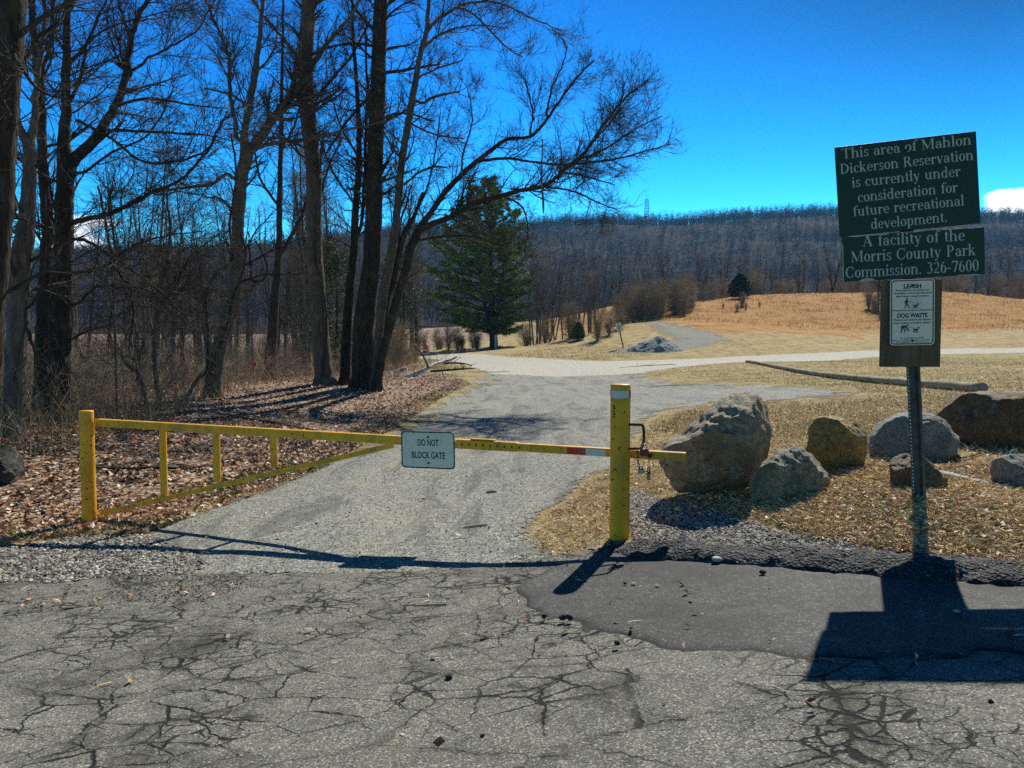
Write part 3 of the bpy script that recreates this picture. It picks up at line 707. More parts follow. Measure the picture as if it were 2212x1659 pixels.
# chain and padlocks
def padlock(c, w_, hgt, th, m_, label, tiltv=0.0, shackle=.02, nm="padlock"):
    t = thing(nm, c, label, "padlock")
    X = np.array([cos(tiltv), 0, sin(tiltv)]); Z = np.array([-sin(tiltv), 0, cos(tiltv)])
    MB().box(c, (w_, th, hgt), X, Z).obj("lock_body", m_, t, bevel=.004)
    top = c + Z * hgt / 2; r = w_ * .3
    arc = [top - X * r - Z * .004, top - X * r + Z * shackle * .5] + [top + Z * shackle * .5 + X * (-r * cos(a)) + Z * r * sin(a) for a in np.linspace(.3, pi - .3, 7)] + [top + X * r + Z * shackle * .5, top + X * r - Z * .004]
    MB().tube(arc, .0042, 8).obj("shackle", STEEL, t, smooth=True)
D_ = 5.60
padlock(pp(1392, 977, 5.55), .062, .052, .028, REDPAINT, "dark red rusty padlock hanging from the latch handle of the yellow post", .06, .03)
padlock(pp(1384, 1018, 5.55), .042, .036, .02, STEEL, "small steel padlock at the lower end of the rusty chain", .05, .02)
padlock(pp(1401, 1029, 5.55), .026, .052, .018, BRASS, "long narrow brass padlock hanging on a wire under the gate arm", -.05, .07)
def chain(pts, label, nm="chain"):
    c = catmull(pts, 12); L = np.r_[0, np.cumsum(np.linalg.norm(np.diff(c, axis=0), axis=1))]; n = max(3, int(L[-1] / .021)); mb = MB()
    for k in range(n):
        s = (k + .5) / n * L[-1]; p = np.array([np.interp(s, L, c[:, i]) for i in range(3)]); q = np.array([np.interp(min(s + .01, L[-1]), L, c[:, i]) for i in range(3)])
        t = q - p; t /= np.linalg.norm(t) + 1e-9; a = np.cross(t, (0, 1, .1)); a /= np.linalg.norm(a); b = np.cross(t, a)
        sd_ = a if k % 2 else b
        ang = np.linspace(0, 2 * pi, 11); ring = [p + t * .014 * cos(x) + sd_ * .008 * sin(x) for x in ang]
        mb.tube(ring, .0032, 6, caps=False)
    return tag(mb.obj(nm, RUSTY, None, smooth=True), label, "chain")
chain([pp(1376, 968, 5.54), pp(1378, 985, 5.53), pp(1379, 1000, 5.53), pp(1382, 1014, 5.54)], "rusty chain hanging down past the gate arm beside the latch post")
chain([pp(1388, 1014, 5.54), pp(1394, 1020, 5.53), pp(1402, 1020, 5.53), pp(1404, 1016, 5.54)], "short sagging piece of rusty chain between the two small padlocks")
wr = MB(); wr.tube(catmull([pp(1402, 988, 5.53), pp(1400, 1000, 5.52), pp(1398, 1018, 5.54)], 4), .002, 6); wr.tube(catmull([pp(1404, 988, 5.53), pp(1404, 1000, 5.52), pp(1402, 1018, 5.54)], 4), .002, 6)
wr.tube([pp(1410, 993, 5.54), pp(1411, 1008, 5.54)], .003, 6)
tag(wr.obj("wire_loop", RUSTY), "thin wire loop through the hole in the gate arm end", "wire")
MB().tube([rail_pt(along(1403), ZB - .034, RS + T_IN / 2 - .01), rail_pt(along(1403), ZB - .034, RS + T_IN / 2 + .02)], .018, 14).obj("locking_pin", DARKIRON, gate)

# ------------------------------------------------------------------ park sign on its leaning post
SB = P(1986, 1090, 5.3); SB[2] = hz(SB[0], SB[1])
top = P(1951, 330, 5.36)
sp = thing("park_sign", SB, "leaning steel post carrying two dark green lettered boards and a plywood panel", "sign")
ax = top - SB; axn = ax / np.linalg.norm(ax)
Xs, _, ns = frame_of(radians(9), 0)
Xs = Xs - axn * Xs.dot(axn); Xs /= np.linalg.norm(Xs); ns = np.cross(axn, Xs) * 1.0
if ns[1] > 0: ns = -ns
def channel():
    # U-channel: flanges towards the camera side, web behind; holes down the near flange are pale discs with painted light
    prof = [(-.045, .0), (-.029, .0), (-.020, -.030), (.020, -.030), (.029, 0), (.045, 0), (.045, -.005), (.033, -.005), (.0245, -.036), (-.0245, -.036), (-.033, -.005), (-.045, -.005)]
    a = SB - axn * .3; b = top + axn * .02; mb = MB(); k = len(prof); n_ = 2
    V = np.vstack([p + Xs * x + ns * y for p in (a, b) for x, y in prof] ).reshape(-1, 3); i = np.arange(k); j = (i + 1) % k
    mb.add(V, [np.column_stack([i, j, j + k, i + k])]); return mb
channel().obj("post", GALV, sp)
mb = MB(); L = np.linalg.norm(ax)
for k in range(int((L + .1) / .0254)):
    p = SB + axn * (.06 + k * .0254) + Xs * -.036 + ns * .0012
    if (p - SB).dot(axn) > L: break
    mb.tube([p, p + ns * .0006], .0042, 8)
mb.obj("bolt_hole", flat("painted_hole_light", (.62, .66, .62), .5), sp)  # solid pale discs, the light at the post holes put into their colour

def board(cu, cv, D, w_, hh, roll, th, m_, nm, parent=sp, yaw=radians(9), face_off=.012, edge=None, notch=None):
    X, Z, n = frame_of(yaw, roll); c = P(cu, cv, D)
    mb = MB(); mb.poly([(-w_ / 2, -hh / 2), (w_ / 2, -hh / 2), (w_ / 2, hh / 2), (-w_ / 2, hh / 2)] if notch is None else notch, c + n * face_off, X, Z, n, th)
    o_ = mb.obj(nm, m_, parent, bevel=.0015); return o_, c + n * face_off, X, Z, n

# serif lettering drawn stroke by stroke
def glyphs():
    G = {}
    S = lambda *a: ('S',) + a; A = lambda *a: ('A',) + a; L = lambda *a: ('L',) + a; D = lambda *a: ('D',) + a; H = lambda *a: ('H',) + a
    G[' '] = (.34, []); G['.'] = (.22, [D(.10, .05, .055)]); G['-'] = (.32, [L(.04, .24, .28, .24, .06)])
    G['a'] = (.46, [S(.34, .04, .34, ''), A(.22, .33, .12, .105, 0, 165, .08, .035), D(.11, .34, .045), A(.2, .125, .135, .115, 60, 330, .10, .035), L(.33, .05, .45, .02, .05)])
    G['c'] = (.42, [A(.24, .225, .17, .215, 45, 318, .11, .035), D(.36, .35, .045)])
    G['d'] = (.52, [A(.22, .225, .155, .215, 40, 320, .11, .035), S(.38, 0, .7, 't'), L(.38, .012, .5, .012, .026)])
    G['e'] = (.44, [A(.23, .225, .17, .215, 0, 318, .11, .035), L(.09, .245, .39, .245, .03)])
    G['f'] = (.33, [S(.16, 0, .56, 'B'), A(.28, .55, .125, .135, 70, 175, .07, .04), D(.35, .65, .045), L(.03, .435, .31, .435, .03)])
    G['h'] = (.56, [S(.12, 0, .7, 'Bt'), A(.28, .31, .15, .12, 5, 165, .09, .04), S(.42, 0, .31, 'B')])
    G['i'] = (.27, [S(.13, 0, .45, 'Bt'), D(.12, .61, .06)])
    G['k'] = (.54, [S(.12, 0, .7, 'Bt'), L(.16, .19, .37, .43, .03), L(.22, .27, .42, .02, .1), L(.3, .013, .52, .013, .026), L(.27, .437, .46, .437, .026)])
    G['l'] = (.27, [S(.13, 0, .7, 'Bt')])
    G['n'] = (.56, [S(.12, 0, .45, 'Bt'), A(.28, .31, .15, .12, 5, 165, .09, .04), S(.42, 0, .31, 'B')])
    G['m'] = (.86, [S(.12, 0, .45, 'Bt'), A(.28, .31, .15, .12, 5, 165, .09, .04), S(.42, 0, .31, 'B'), A(.57, .31, .15, .12, 5, 165, .09, .04), S(.72, 0, .31, 'B')])
    G['o'] = (.47, [A(.235, .225, .175, .215, 0, 360, .115, .035)])
    G['p'] = (.52, [S(.13, -.2, .45, 'Bt'), A(.29, .225, .155, .215, -140, 140, .11, .035)])
    G['r'] = (.40, [S(.13, 0, .45, 'Bt'), A(.29, .32, .13, .10, 80, 170, .07, .04), D(.33, .39, .055)])
    G['s'] = (.37, [A(.185, .335, .115, .10, 35, 265, .075, .05), A(.18, .115, .13, .10, -155, 85, .075, .05), L(.30, .33, .31, .45, .03), L(.045, .12, .04, 0, .03)])
    G['t'] = (.32, [S(.15, .09, .58, ''), A(.24, .09, .09, .075, 170, 300, .09, .035), L(.03, .435, .29, .435, .03)])
    G['u'] = (.56, [S(.13, .13, .45, 't'), A(.27, .135, .14, .12, 185, 345, .09, .04), S(.41, 0, .45, 't'), L(.41, .012, .53, .012, .026)])
    G['v'] = (.48, [L(.09, .44, .25, .0, .105), L(.26, 0, .40, .44, .035), L(.0, .437, .2, .437, .026), L(.32, .437, .48, .437, .026)])
    G['y'] = (.48, [L(.09, .44, .26, .0, .105), L(.40, .44, .17, -.16, .035), D(.11, -.15, .05), L(.0, .437, .2, .437, .026), L(.32, .437, .48, .437, .026)])
    G['T'] = (.62, [S(.31, 0, .65, 'B'), L(.03, .645, .59, .645, .035), L(.04, .50, .04, .64, .03), L(.58, .5, .58, .64, .03)])
    G['M'] = (.90, [L(.13, 0, .13, .64, .035), L(.13, .64, .43, .06, .12), L(.42, .05, .72, .64, .035), S(.74, 0, .66, 'BT'), L(.02, .013, .24, .013, .026), L(.0, .65, .2, .65, .026)])
    G['D'] = (.70, [S(.16, 0, .66, 'BT'), A(.2, .33, .42, .315, -88, 88, .12, .04)])
    G['R'] = (.68, [S(.16, 0, .66, 'BT'), A(.27, .49, .22, .15, -90, 90, .11, .04), L(.16, .34, .28, .34, .035), L(.33, .33, .56, .02, .11), L(.5, .013, .66, .013, .026)])
    G['A'] = (.70, [L(.11, 0, .34, .68, .035), L(.33, .68, .57, .0, .12), L(.19, .22, .48, .22, .032), L(.01, .013, .22, .013, .026), L(.44, .013, .7, .013, .026)])
    G['C'] = (.66, [A(.36, .33, .29, .32, 48, 312, .12, .035), L(.58, .46, .58, .66, .03), L(.59, .2, .5, .06, .035)])
    G['P'] = (.60, [S(.16, 0, .66, 'BT'), A(.27, .48, .23, .165, -90, 90, .11, .035), L(.16, .315, .28, .315, .035)])
    G['3'] = (.47, [A(.22, .51, .14, .145, -85, 150, .10, .035), A(.21, .19, .18, .18, -150, 85, .11, .035)])
    G['2'] = (.47, [A(.22, .48, .16, .17, -25, 160, .10, .035), L(.37, .42, .09, .06, .05), L(.05, .035, .42, .035, .07)])
    G['6'] = (.47, [A(.235, .20, .165, .19, 0, 360, .11, .035), A(.36, .25, .28, .41, 105, 178, .11, .035)])
    G['7'] = (.47, [L(.05, .625, .43, .625, .07), L(.41, .62, .2, .0, .08), L(.055, .5, .055, .62, .03)])
    G['0'] = (.47, [A(.235, .33, .17, .325, 0, 360, .115, .035)])
    return G
GL = glyphs()
def draw_line(mb, body, x0, x1, yb, size, o, X, Z, n):
    sc = size / .68
    nat = sum(GL[c][0] for c in body); sp_ = body.count(' ')
    # letters keep their width, word spaces take up the slack; squeeze letters a little if needed
    let = (nat - .34 * sp_) * sc; room = x1 - x0
    kx = 1.0
    gap = (room - let) / max(sp_, 1) if sp_ else 0
    if not sp_: kx = room / let
    elif gap < .26 * sc: kx = (room - .26 * sc * sp_) / let; gap = .26 * sc
    elif gap > .62 * sc: kx = min(1.25, (room - .62 * sc * sp_) / let); gap = (room - let * kx) / sp_
    sx = sc * kx; x = x0; lay = [0]
    def quad(P4):
        lay[0] += 1; V = o + V3(P4)[:, :1] * X + V3(P4)[:, 1:] * Z + n * (.0006 + (lay[0] % 9) * .00012)
        return V
    def strip(a, b):
        a = V3(a); b = V3(b); k = len(a); lay[0] += 1
        V2 = np.vstack([a, b]); V = o + V2[:, :1] * X + V2[:, 1:] * Z + n * (.0006 + (lay[0] % 9) * .00012)
        i = np.arange(k - 1); mb.add(V, [np.column_stack([i, i + k, i + 1 + k, i + 1])])
    W = .105
    for ch in body:
        adv, pr = GL[ch]
        if ch == ' ': x += gap; continue
        T = lambda px, py: (x + px * sx, yb + py * sc)
        for q in pr:
            k = q[0]
            if k == 'S':
                _, cx_, a, b, fl = q
                strip([T(cx_ - W / 2, a), T(cx_ - W / 2, b)], [T(cx_ + W / 2, a), T(cx_ + W / 2, b)])
                if 'B' in fl: strip([T(cx_ - .11, a), T(cx_ + .11, a)], [T(cx_ - .11, a + .028), T(cx_ + .11, a + .028)])
                if 'T' in fl: strip([T(cx_ - .12, b - .028), T(cx_ + .12, b - .028)], [T(cx_ - .12, b), T(cx_ + .12, b)])
                if 't' in fl: strip([T(cx_ - .12, b - .04), T(cx_, b - .04)], [T(cx_ - .12, b - .012), T(cx_ + .03, b)])
            elif k == 'L':
                _, ax_, ay_, bx_, by_, wd = q; a = V3((ax_, ay_)); b = V3((bx_, by_)); d = (b - a) / np.linalg.norm(b - a); m_ = V3((-d[1], d[0])) * wd / 2
                strip([T(*(a + m_)), T(*(b + m_))], [T(*(a - m_)), T(*(b - m_))])
            elif k == 'D':
                _, cx_, cy_, r = q; t = np.linspace(-pi / 2, pi / 2, 6)
                strip([T(cx_ - r * cos(v), cy_ + r * sin(v)) for v in t], [T(cx_ + r * cos(v), cy_ + r * sin(v)) for v in t])
            elif k == 'A':
                _, cx_, cy_, rx, ry, a0, a1, wx, wn = q; t = np.radians(np.linspace(a0, a1, max(6, int(abs(a1 - a0) / 18))))
                wd = wn + (wx - wn) * np.cos(t) ** 2
                strip([T(cx_ + (rx - wd_ * .2) * cos(v) - wd_ * .5 * cos(v), cy_ + ry * sin(v) - wd_ * .5 * sin(v)) for v, wd_ in zip(t, wd)],
                      [T(cx_ + (rx - wd_ * .2) * cos(v) + wd_ * .5 * cos(v), cy_ + ry * sin(v) + wd_ * .5 * sin(v)) for v, wd_ in zip(t, wd)])
        x += adv * sx
BW, BH = .905, .618
b1o, c1, X1, Z1, n1 = board(1958, 400, 5.32, BW, BH, radians(4.6), .018, GREEN, "upper_board")
tag(b1o, "large dark green board about future recreational development")
mb = MB()
for body, a, b, yb in (("This area of Mahlon", .045, .965, .139), ("Dickerson Reservation", .025, .975, .305), ("is currently under", .105, .88, .467), ("consideration for", .14, .855, .637), ("future recreational", .10, .895, .79), ("development.", .225, .77, .95)):
    draw_line(mb, body, (a - .5) * BW, (b - .5) * BW, (.5 - yb) * BH + .001, .071, c1, X1, Z1, n1); mb.obj("board_lettering", LETTER, b1o); mb = MB()
B2H = .318
b2o, c2, X2, Z2, n2 = board(1970, 551, 5.31, .915, B2H, radians(2.6), .018, GREEN, "lower_board")
tag(b2o, "long dark green board naming the park commission with peeling edges")
mb = MB()
for body, a, b, yb in (("A facility of the", .14, .87, .265), ("Morris County Park", .055, .945, .59), ("Commission. 326-7600", .012, .965, .925)):
    draw_line(mb, body, (a - .5) * .905, (b - .5) * .905, (.5 - yb) * B2H + .002, .078, c2, X2, Z2, n2); mb.obj("board_lettering", LETTER, b2o); mb = MB()
mb = MB()   # bare wood showing along the chipped edges
for pts in ([(-.43, .155), (-.30, .158), (-.14, .157), (-.16, .149), (-.30, .150), (-.36, .146)], [(-.12, .160), (.10, .159), (.02, .153)], [(-.36, -.162), (-.24, -.162), (-.26, -.148), (-.30, -.140), (-.335, -.150)], [(.28, -.161), (.43, -.161), (.40, -.154), (.29, -.156)], [(-.458, -.16), (-.452, -.16), (-.451, .1), (-.457, .1)], [(.32, .160), (.42, .160), (.38, .153)]):
    p = V3(pts); 
    if np.sum(p[:, 0] * np.roll(p[:, 1], -1) - np.roll(p[:, 0], -1) * p[:, 1]) < 0: p = p[::-1]
    MB().poly(p, c2 + n2 * .0018, X2, Z2, n2, .002).obj("bare_edge_wood", PEEL, b2o)
for c, X, Z, n, ys, par in ((c1, X1, Z1, n1, (.235, -.165), b1o), (c2, X2, Z2, n2, (.145, -.055), b2o)):
    for y_ in ys:
        q = c + Z * y_ + X * .005; MB().tube([q, q + n * .006], .0095, 14).obj("bolt", BOLT, par)
MB().box(c1 - n1 * .0235 - X1 * .43, (.02, .012, BH * .98), X1, Z1).obj("backing_strip", BOARDEDGE, b1o)
# plywood panel and the leash sign on it
PW, PH = .392, .60
po, pc, Xp, Zp, np_ = board(1967, 699, 5.30, PW, PH, radians(.3), .016, PLY, "plywood_panel", yaw=radians(9), face_off=.004)
lw, lh = .288, .455
Xl, Zl, nl = frame_of(radians(9), radians(1.2)); lc = P(1969.5, 674.5, 5.29) + nl * .008
ls = MB().poly(rrect(lw, lh, .026), lc + nl * .002, Xl, Zl, nl, .002).obj("leash_sign", SIGNW, po)
tag(ls, "white plate with a red border about leashes and dog waste")
lo_ = lc + nl * .002
mb = MB(); ring_faces(mb, rrect(lw - .012, lh - .012, .024), rrect(lw - .028, lh - .028, .017), lo_, Xl, Zl, nl, .0006)
mb.add(lo_ + V3([(-.13, .010), (.13, .010), (.13, .016), (-.13, .016)])[:, :1] * Xl + V3([(-.13, .010), (.13, .010), (.13, .016), (-.13, .016)])[:, 1:] * Zl + nl * .0008, [[[0, 1, 2, 3]]])
mb.obj("red_border", BORDER, ls)
mb = MB()
for body, w_, hh, cy_, bd in (("LEASH", .112, .030, .164, .035), ("Dogs must be on a leash, not", .215, .0125, .146, .02), ("exceeding 6 feet in length, at all", .240, .0125, .126, .02), ("times under owner's control.", .215, .0125, .105, .02),
                       ("DOG WASTE", .195, .030, -.036, .035), ("Owners must remove and dispose", .240, .0125, -.057, .02), ("of pet waste in a sanitary manner.", .245, .0125, -.078, .02),
                       ("In accordance with", .145, .0105, -.181, .008), ("Morris County Park Commission ARTICLE II", .252, .0085, -.196, .004), ("PROHIBITED ACTS Section 4.", .215, .0085, -.210, .004)):
    mb = MB(); c, t = fit_text(body, w_, hh, 0, cy_, bd); plane_faces(mb, c, t, lo_, Xl, Zl, nl, .0012); mb.obj("sign_lettering", BLACK, ls)
def pict(mb, shapes, ox, oy, s, z=.0014):
    for i, p in enumerate(shapes):
        p = V3(p)
        if np.sum(p[:, 0] * np.roll(p[:, 1], -1) - np.roll(p[:, 0], -1) * p[:, 1]) < 0: p = p[::-1]
        V = lo_ + (p[:, :1] * s + ox) * Xl + (p[:, 1:] * s + oy) * Zl + nl * (z + i * .00015); mb.add(V, [np.arange(len(p))[None]])
circ = lambda x, y, r: [(x + r * cos(a), y + r * sin(a)) for a in np.linspace(0, 2 * pi, 13)[:-1]]
def thick(a, b, w0, w1=None):
    a, b = V3(a), V3(b); d = (b - a) / np.linalg.norm(b - a); m_ = V3((-d[1], d[0])); w1 = w0 if w1 is None else w1
    return [a + m_ * w0 / 2, a - m_ * w0 / 2, b - m_ * w1 / 2, b + m_ * w1 / 2]
dog = [[(.0, .42), (.55, .42), (.60, .50), (.52, .60), (.02, .58)], thick((.08, .5), (.02, .02), .11, .08), thick((.2, .5), (.27, .02), .10, .07), thick((.42, .5), (.38, .02), .10, .08), thick((.53, .5), (.60, .02), .10, .07), thick((.50, .52), (.66, .74), .15, .13), [(.58, .66), (.86, .66), (.88, .74), (.74, .86), (.60, .84)], thick((.02, .55), (-.06, .72), .06, .03)]
mb = MB()
pict(mb, [circ(.62, 1.82, .15)] + [[(.42, 1.62), (.66, 1.66), (.74, 1.40), (.66, .95), (.40, .92), (.36, 1.3)], thick((.44, 1.6), (.24, 1.2), .13, .1), thick((.24, 1.22), (.26, .92), .1, .08), thick((.66, 1.55), (.92, 1.25), .12, .09), thick((.92, 1.25), (1.18, 1.16), .09, .07), thick((.48, 1.0), (.42, .5), .2, .15), thick((.42, .55), (.18, .06), .15, .13), thick((.58, 1.0), (.86, .5), .2, .15), thick((.86, .55), (.98, .05), .15, .13), thick((.14, .06), (.3, .02), .1, .06), thick((1.16, 1.17), (1.75, .92), .035)], -.058, .024, .038)
pict(mb, [[(x, y) for x, y in p] for p in dog], .008, .024, .042)
mb.obj("walker_pictogram", BLACK, ls)
mb = MB()
pict(mb, [circ(1.25, 1.40, .16)] + [[(.2, 1.25), (.42, 1.36), (1.0, 1.34), (1.16, 1.10), (.98, .98), (.5, 1.02), (.3, .9), (.12, .96)], thick((.26, 1.1), (.3, .55), .24, .17), thick((.3, .6), (.08, .04), .17, .14), thick((.5, 1.05), (.76, .6), .22, .17), thick((.76, .62), (.78, .04), .17, .14), thick((1.02, 1.2), (1.36, .72), .15, .11), thick((1.36, .74), (1.5, .52), .1, .08), thick((1.0, 1.0), (1.22, .40), .12, .09), [(1.2, .42), (1.42, .30), (1.62, .5), (1.48, .56)], thick((1.5, .95), (1.75, 1.02), .04), thick((1.75, 1.02), (2.3, .93), .04)], -.078, -.142, .038)
pict(mb, dog, .008, -.142, .046)
mb.obj("cleanup_pictogram", BLACK, ls)
for y_ in (.185, -.195):
    q = lo_ + Zl * y_ + Xl * .002; MB().tube([q, q + nl * .005], .008, 12).obj("bolt", BOLT, ls)

# ------------------------------------------------------------------ boulders
import bmesh
_bm = bmesh.new(); bmesh.ops.create_icosphere(_bm, subdivisions=6, radius=1); _bm.verts.ensure_lookup_table()
ICO_V = np.array([v.co[:] for v in _bm.verts]); ICO_F = np.array([[v.index for v in f.verts] for f in _bm.faces]); _bm.free()
_bm = bmesh.new(); bmesh.ops.create_icosphere(_bm, subdivisions=3, radius=1); _bm.verts.ensure_lookup_table()
ICO3_V = np.array([v.co[:] for v in _bm.verts]); ICO3_F = np.array([[v.index for v in f.verts] for f in _bm.faces]); _bm.free()
def rock(outline, D, depth, m_, label, seed=0, a=.62, rough=.05, planes=(), nm="boulder", dy=0, cat="boulder", group=None, small=False):
    pts = V3([P(u, v, D) for u, v in outline])[:, [0, 2]]
    c = (pts.max(0) + pts.min(0)) / 2; q = pts - c; q2 = np.roll(q, -1, 0)
    phi = np.linspace(-pi, pi, 361); R = np.zeros(361)
    for k, f in enumerate(phi):
        d = V3((cos(f), sin(f)))
        for s, e in zip(q, q2):
            ed = e - s; den = d[0] * ed[1] - d[1] * ed[0]
            if abs(den) < 1e-9: continue
            t = (s[0] * ed[1] - s[1] * ed[0]) / den; w_ = (s[0] * d[1] - s[1] * d[0]) / den
            if t > 0 and -1e-6 <= w_ <= 1 + 1e-6: R[k] = max(R[k], t)
    ker = np.array([1, 2, 3, 2, 1]) / 9; R = np.convolve(np.r_[R[-4:-1], R, R[1:4]], ker, 'same')[3:-3]
    V = ICO3_V if small else ICO_V; Fc = ICO3_F if small else ICO_F
    s = np.sqrt(V[:, 0] ** 2 + V[:, 2] ** 2); f = np.arctan2(V[:, 2], V[:, 0]); r = np.interp(f, phi, R) * s ** a
    X = r * np.cos(f); Z = r * np.sin(f); Y = np.sign(V[:, 1]) * np.abs(V[:, 1]) ** .8 * depth / 2
    W = np.column_stack([X, Y, Z]); size = max(np.ptp(pts[:, 0]), np.ptp(pts[:, 1]))
    rg = np.random.default_rng(seed + 100)
    pl = list(planes)
    for _ in range(22):
        nv = rg.normal(size=3) * [.9, 1, .8]; nv[1] = -abs(nv[1]) - .75; nv /= np.linalg.norm(nv); pl.append((nv, None))
    for nv, off in pl:
        nv = V3(nv) / np.linalg.norm(nv); dd = W @ nv
        if off is None: off = np.quantile(dd, rg.uniform(.86, .97))
        else: off = off * dd.max()
        ex = np.clip(dd - off, 0, None); W = W - nv * (ex * .97)[:, None]
    nd = W / (np.linalg.norm(W, axis=1, keepdims=True) + 1e-9)
    q = W / size
    disp = (fbm3(q * 2.6 + seed, seed, 4) - .46) * 2.0 * rough + (np.abs(fbm3(q * 4.5 + seed * 3, seed + 5, 6) - .47)) * -3.4 * rough + (fbm3(q * 26 + seed, seed + 9, 3) - .44) * .6 * rough
    W = W + nd * (disp * size)[:, None]
    W = W + np.array([c[0], D + dy, c[1]])
    o_ = mesh_obj(nm, W, [Fc], m_, smooth=True)
    return tag(o_, label, cat, group)
RK1 = m_rock("mottled_tan_grey_rock", (.38, .305, .21), (.12, .10, .08), (.58, .50, .38), (.30, .175, .075), 2.4)
RK2 = m_rock("mossy_grey_rock", (.34, .315, .23), (.12, .11, .085), (.50, .46, .34), (.13, .18, .08), 4)
RK3 = m_rock("ochre_and_black_rock", (.40, .26, .085), (.045, .04, .036), (.55, .38, .15), (.035, .032, .03), 3)
RK4 = m_rock("pitted_blue_grey_rock", (.30, .31, .29), (.11, .115, .11), (.52, .54, .50), None, 5, .4)
RK5 = m_rock("reddish_brown_rock", (.20, .105, .05), (.06, .032, .022), (.30, .22, .15), (.13, .11, .04), 2.2, .2)
RK6 = m_rock("rust_stained_rock", (.24, .165, .085), (.08, .062, .04), (.30, .2, .10), (.24, .11, .035), 5)
RK7 = m_rock("pale_grey_rock", (.34, .33, .30), (.14, .14, .13), (.52, .51, .48), (.30, .26, .18), 4)
RK8 = m_rock("dark_slab_rock", (.09, .08, .075), (.03, .028, .026), (.20, .18, .165), None, 3)
rock([(1426, 1010), (1424, 985), (1440, 962), (1480, 945), (1510, 915), (1532, 890), (1560, 870), (1598, 852), (1622, 846), (1650, 850), (1668, 862), (1677, 880), (1682, 905), (1690, 935), (1692, 965), (1705, 985), (1690, 1010), (1640, 1050), (1600, 1068), (1530, 1085), (1470, 1072), (1440, 1040)],
     6.35, .85, RK1, "tallest boulder, tan and grey with a peaked dark top, behind the gate arm end", 3, .6, .05,
     [((-.45, -.5, .75), .80), ((.1, -1, .18), .80), ((.8, -.6, .3), .86), ((-.5, -.9, -.4), .86)])
rock([(1628, 1095), (1624, 1050), (1632, 1025), (1655, 1000), (1690, 978), (1730, 964), (1765, 968), (1790, 985), (1810, 1010), (1812, 1050), (1790, 1090), (1700, 1110), (1650, 1115)],
     5.95, .5, RK2, "low greyish green rock between the tallest boulder and the square ochre one", 8, .62, .05, [((0, -.6, .8), .84)])
rock([(1758, 1030), (1745, 990), (1758, 950), (1755, 925), (1765, 903), (1790, 894), (1815, 897), (1835, 912), (1865, 918), (1873, 935), (1872, 985), (1870, 1030), (1840, 1045), (1790, 1045)],
     6.65, .5, RK3, "square upright ochre and black rock between the low green rock and oval grey one", 12, .5, .035, [((.2, -1, .1), .72), ((.1, -.1, 1), .9)])
rock([(1884, 970), (1892, 945), (1915, 915), (1945, 896), (1985, 890), (2030, 897), (2070, 925), (2105, 955), (2114, 975), (2105, 998), (2000, 1006), (1900, 998)],
     7.15, .8, RK4, "pitted blue grey oval boulder directly behind the sign post", 17, .72, .03, [((-.1, -.5, .9), .9)])
rock([(2042, 905), (2060, 885), (2085, 862), (2110, 848), (2170, 843), (2240, 846), (2290, 858), (2330, 890), (2330, 980), (2250, 995), (2140, 985), (2100, 960), (2070, 930)],
     7.8, 1.1, RK5, "huge reddish brown boulder in deep shade with a flat sunlit top", 23, .6, .03, [((-.1, -.35, 1), .78), ((0, -1, -.15), .78)])
rock([(1926, 1100), (1928, 1050), (1931, 985), (1942, 970), (1965, 968), (2000, 984), (2025, 1015), (2050, 1040), (2060, 1075), (2050, 1110), (1990, 1120)],
     5.62, .36, RK6, "small rust coloured wedge rock at the foot of the sign post", 31, .6, .05)
rock([(2158, 1000), (2180, 988), (2220, 982), (2270, 990), (2300, 1020), (2300, 1075), (2230, 1085), (2180, 1065), (2160, 1040)],
     6.0, .5, RK7, "pale whitish rock cut off by the frame below the huge brown boulder", 37, .65, .04, [((-.4, -.5, .8), .8)])
rock([(-60, 985), (-30, 968), (10, 966), (30, 985), (37, 1010), (34, 1050), (20, 1080), (-40, 1095), (-90, 1060)],
     9.2, .7, RK8, "dark cracked slab boulder in the brush beside the gate hinge", 41, .5, .06, [((0, -.3, 1), .8)])
rock([(2178, 1215), (2184, 1200), (2200, 1194), (2225, 1196), (2240, 1212), (2235, 1232), (2190, 1232)], 4.75, .14, RK7, "fist sized pale stone on the verge just behind the kerb", 43, .7, .05, nm="stone", cat="stone", small=True)
PB = flat("pale_pebble", (.42, .40, .34), .8, 0, .3, 20, .004); DB = flat("black_asphalt_crumb", (.025, .025, .026), .8, 0, .4, 40, .006)
TB = flat("tan_stone", (.36, .29, .18), .8, 0, .3, 20, .004)
def pebble(u, v, w_, m_, label, seed, flatn=.65, grp=None):
    x, y = ug(u, v); D = y; s = w_ / F * D / 2
    V = ICO3_V.copy(); rg = np.random.default_rng(seed)
    for _ in range(6):
        nv = rg.normal(size=3); nv /= np.linalg.norm(nv); dd = V @ nv; V = V - nv * (np.clip(dd - rg.uniform(.55, .8), 0, None))[:, None]
    V = V * [1, .8, flatn] * s; V += (fbm3(V / s * 1.5 + seed, seed, 3) - .45)[:, None] * s * .25 * V / s
    z = hz(x, y) + .012 + s * flatn * .55 + (.02 if 1100 < u and 1210 < v < 1410 else 0)
    return tag(mesh_obj("pebble" if m_ is not DB else "asphalt_crumb", V + [x, y, z], [ICO3_F], m_, smooth=True), label, "stone", grp)
pebble(1548, 1226, 24, PB, "rounded pale pebble on the dark asphalt patch near the kerb", 1)
pebble(1648, 1252, 17, DB, "black asphalt crumb on the patch in line with the kerb pebble", 2)
pebble(1467, 1108, 22, TB, "tan pebble on the gravel in front of the tallest boulder", 3)
pebble(968, 1473, 20, DB, "lone black crumb on the cracked asphalt far from the patch", 4, .8)
pebble(1176, 1350, 15, DB, "small black crumb near the ragged end of the patch", 5, .8)
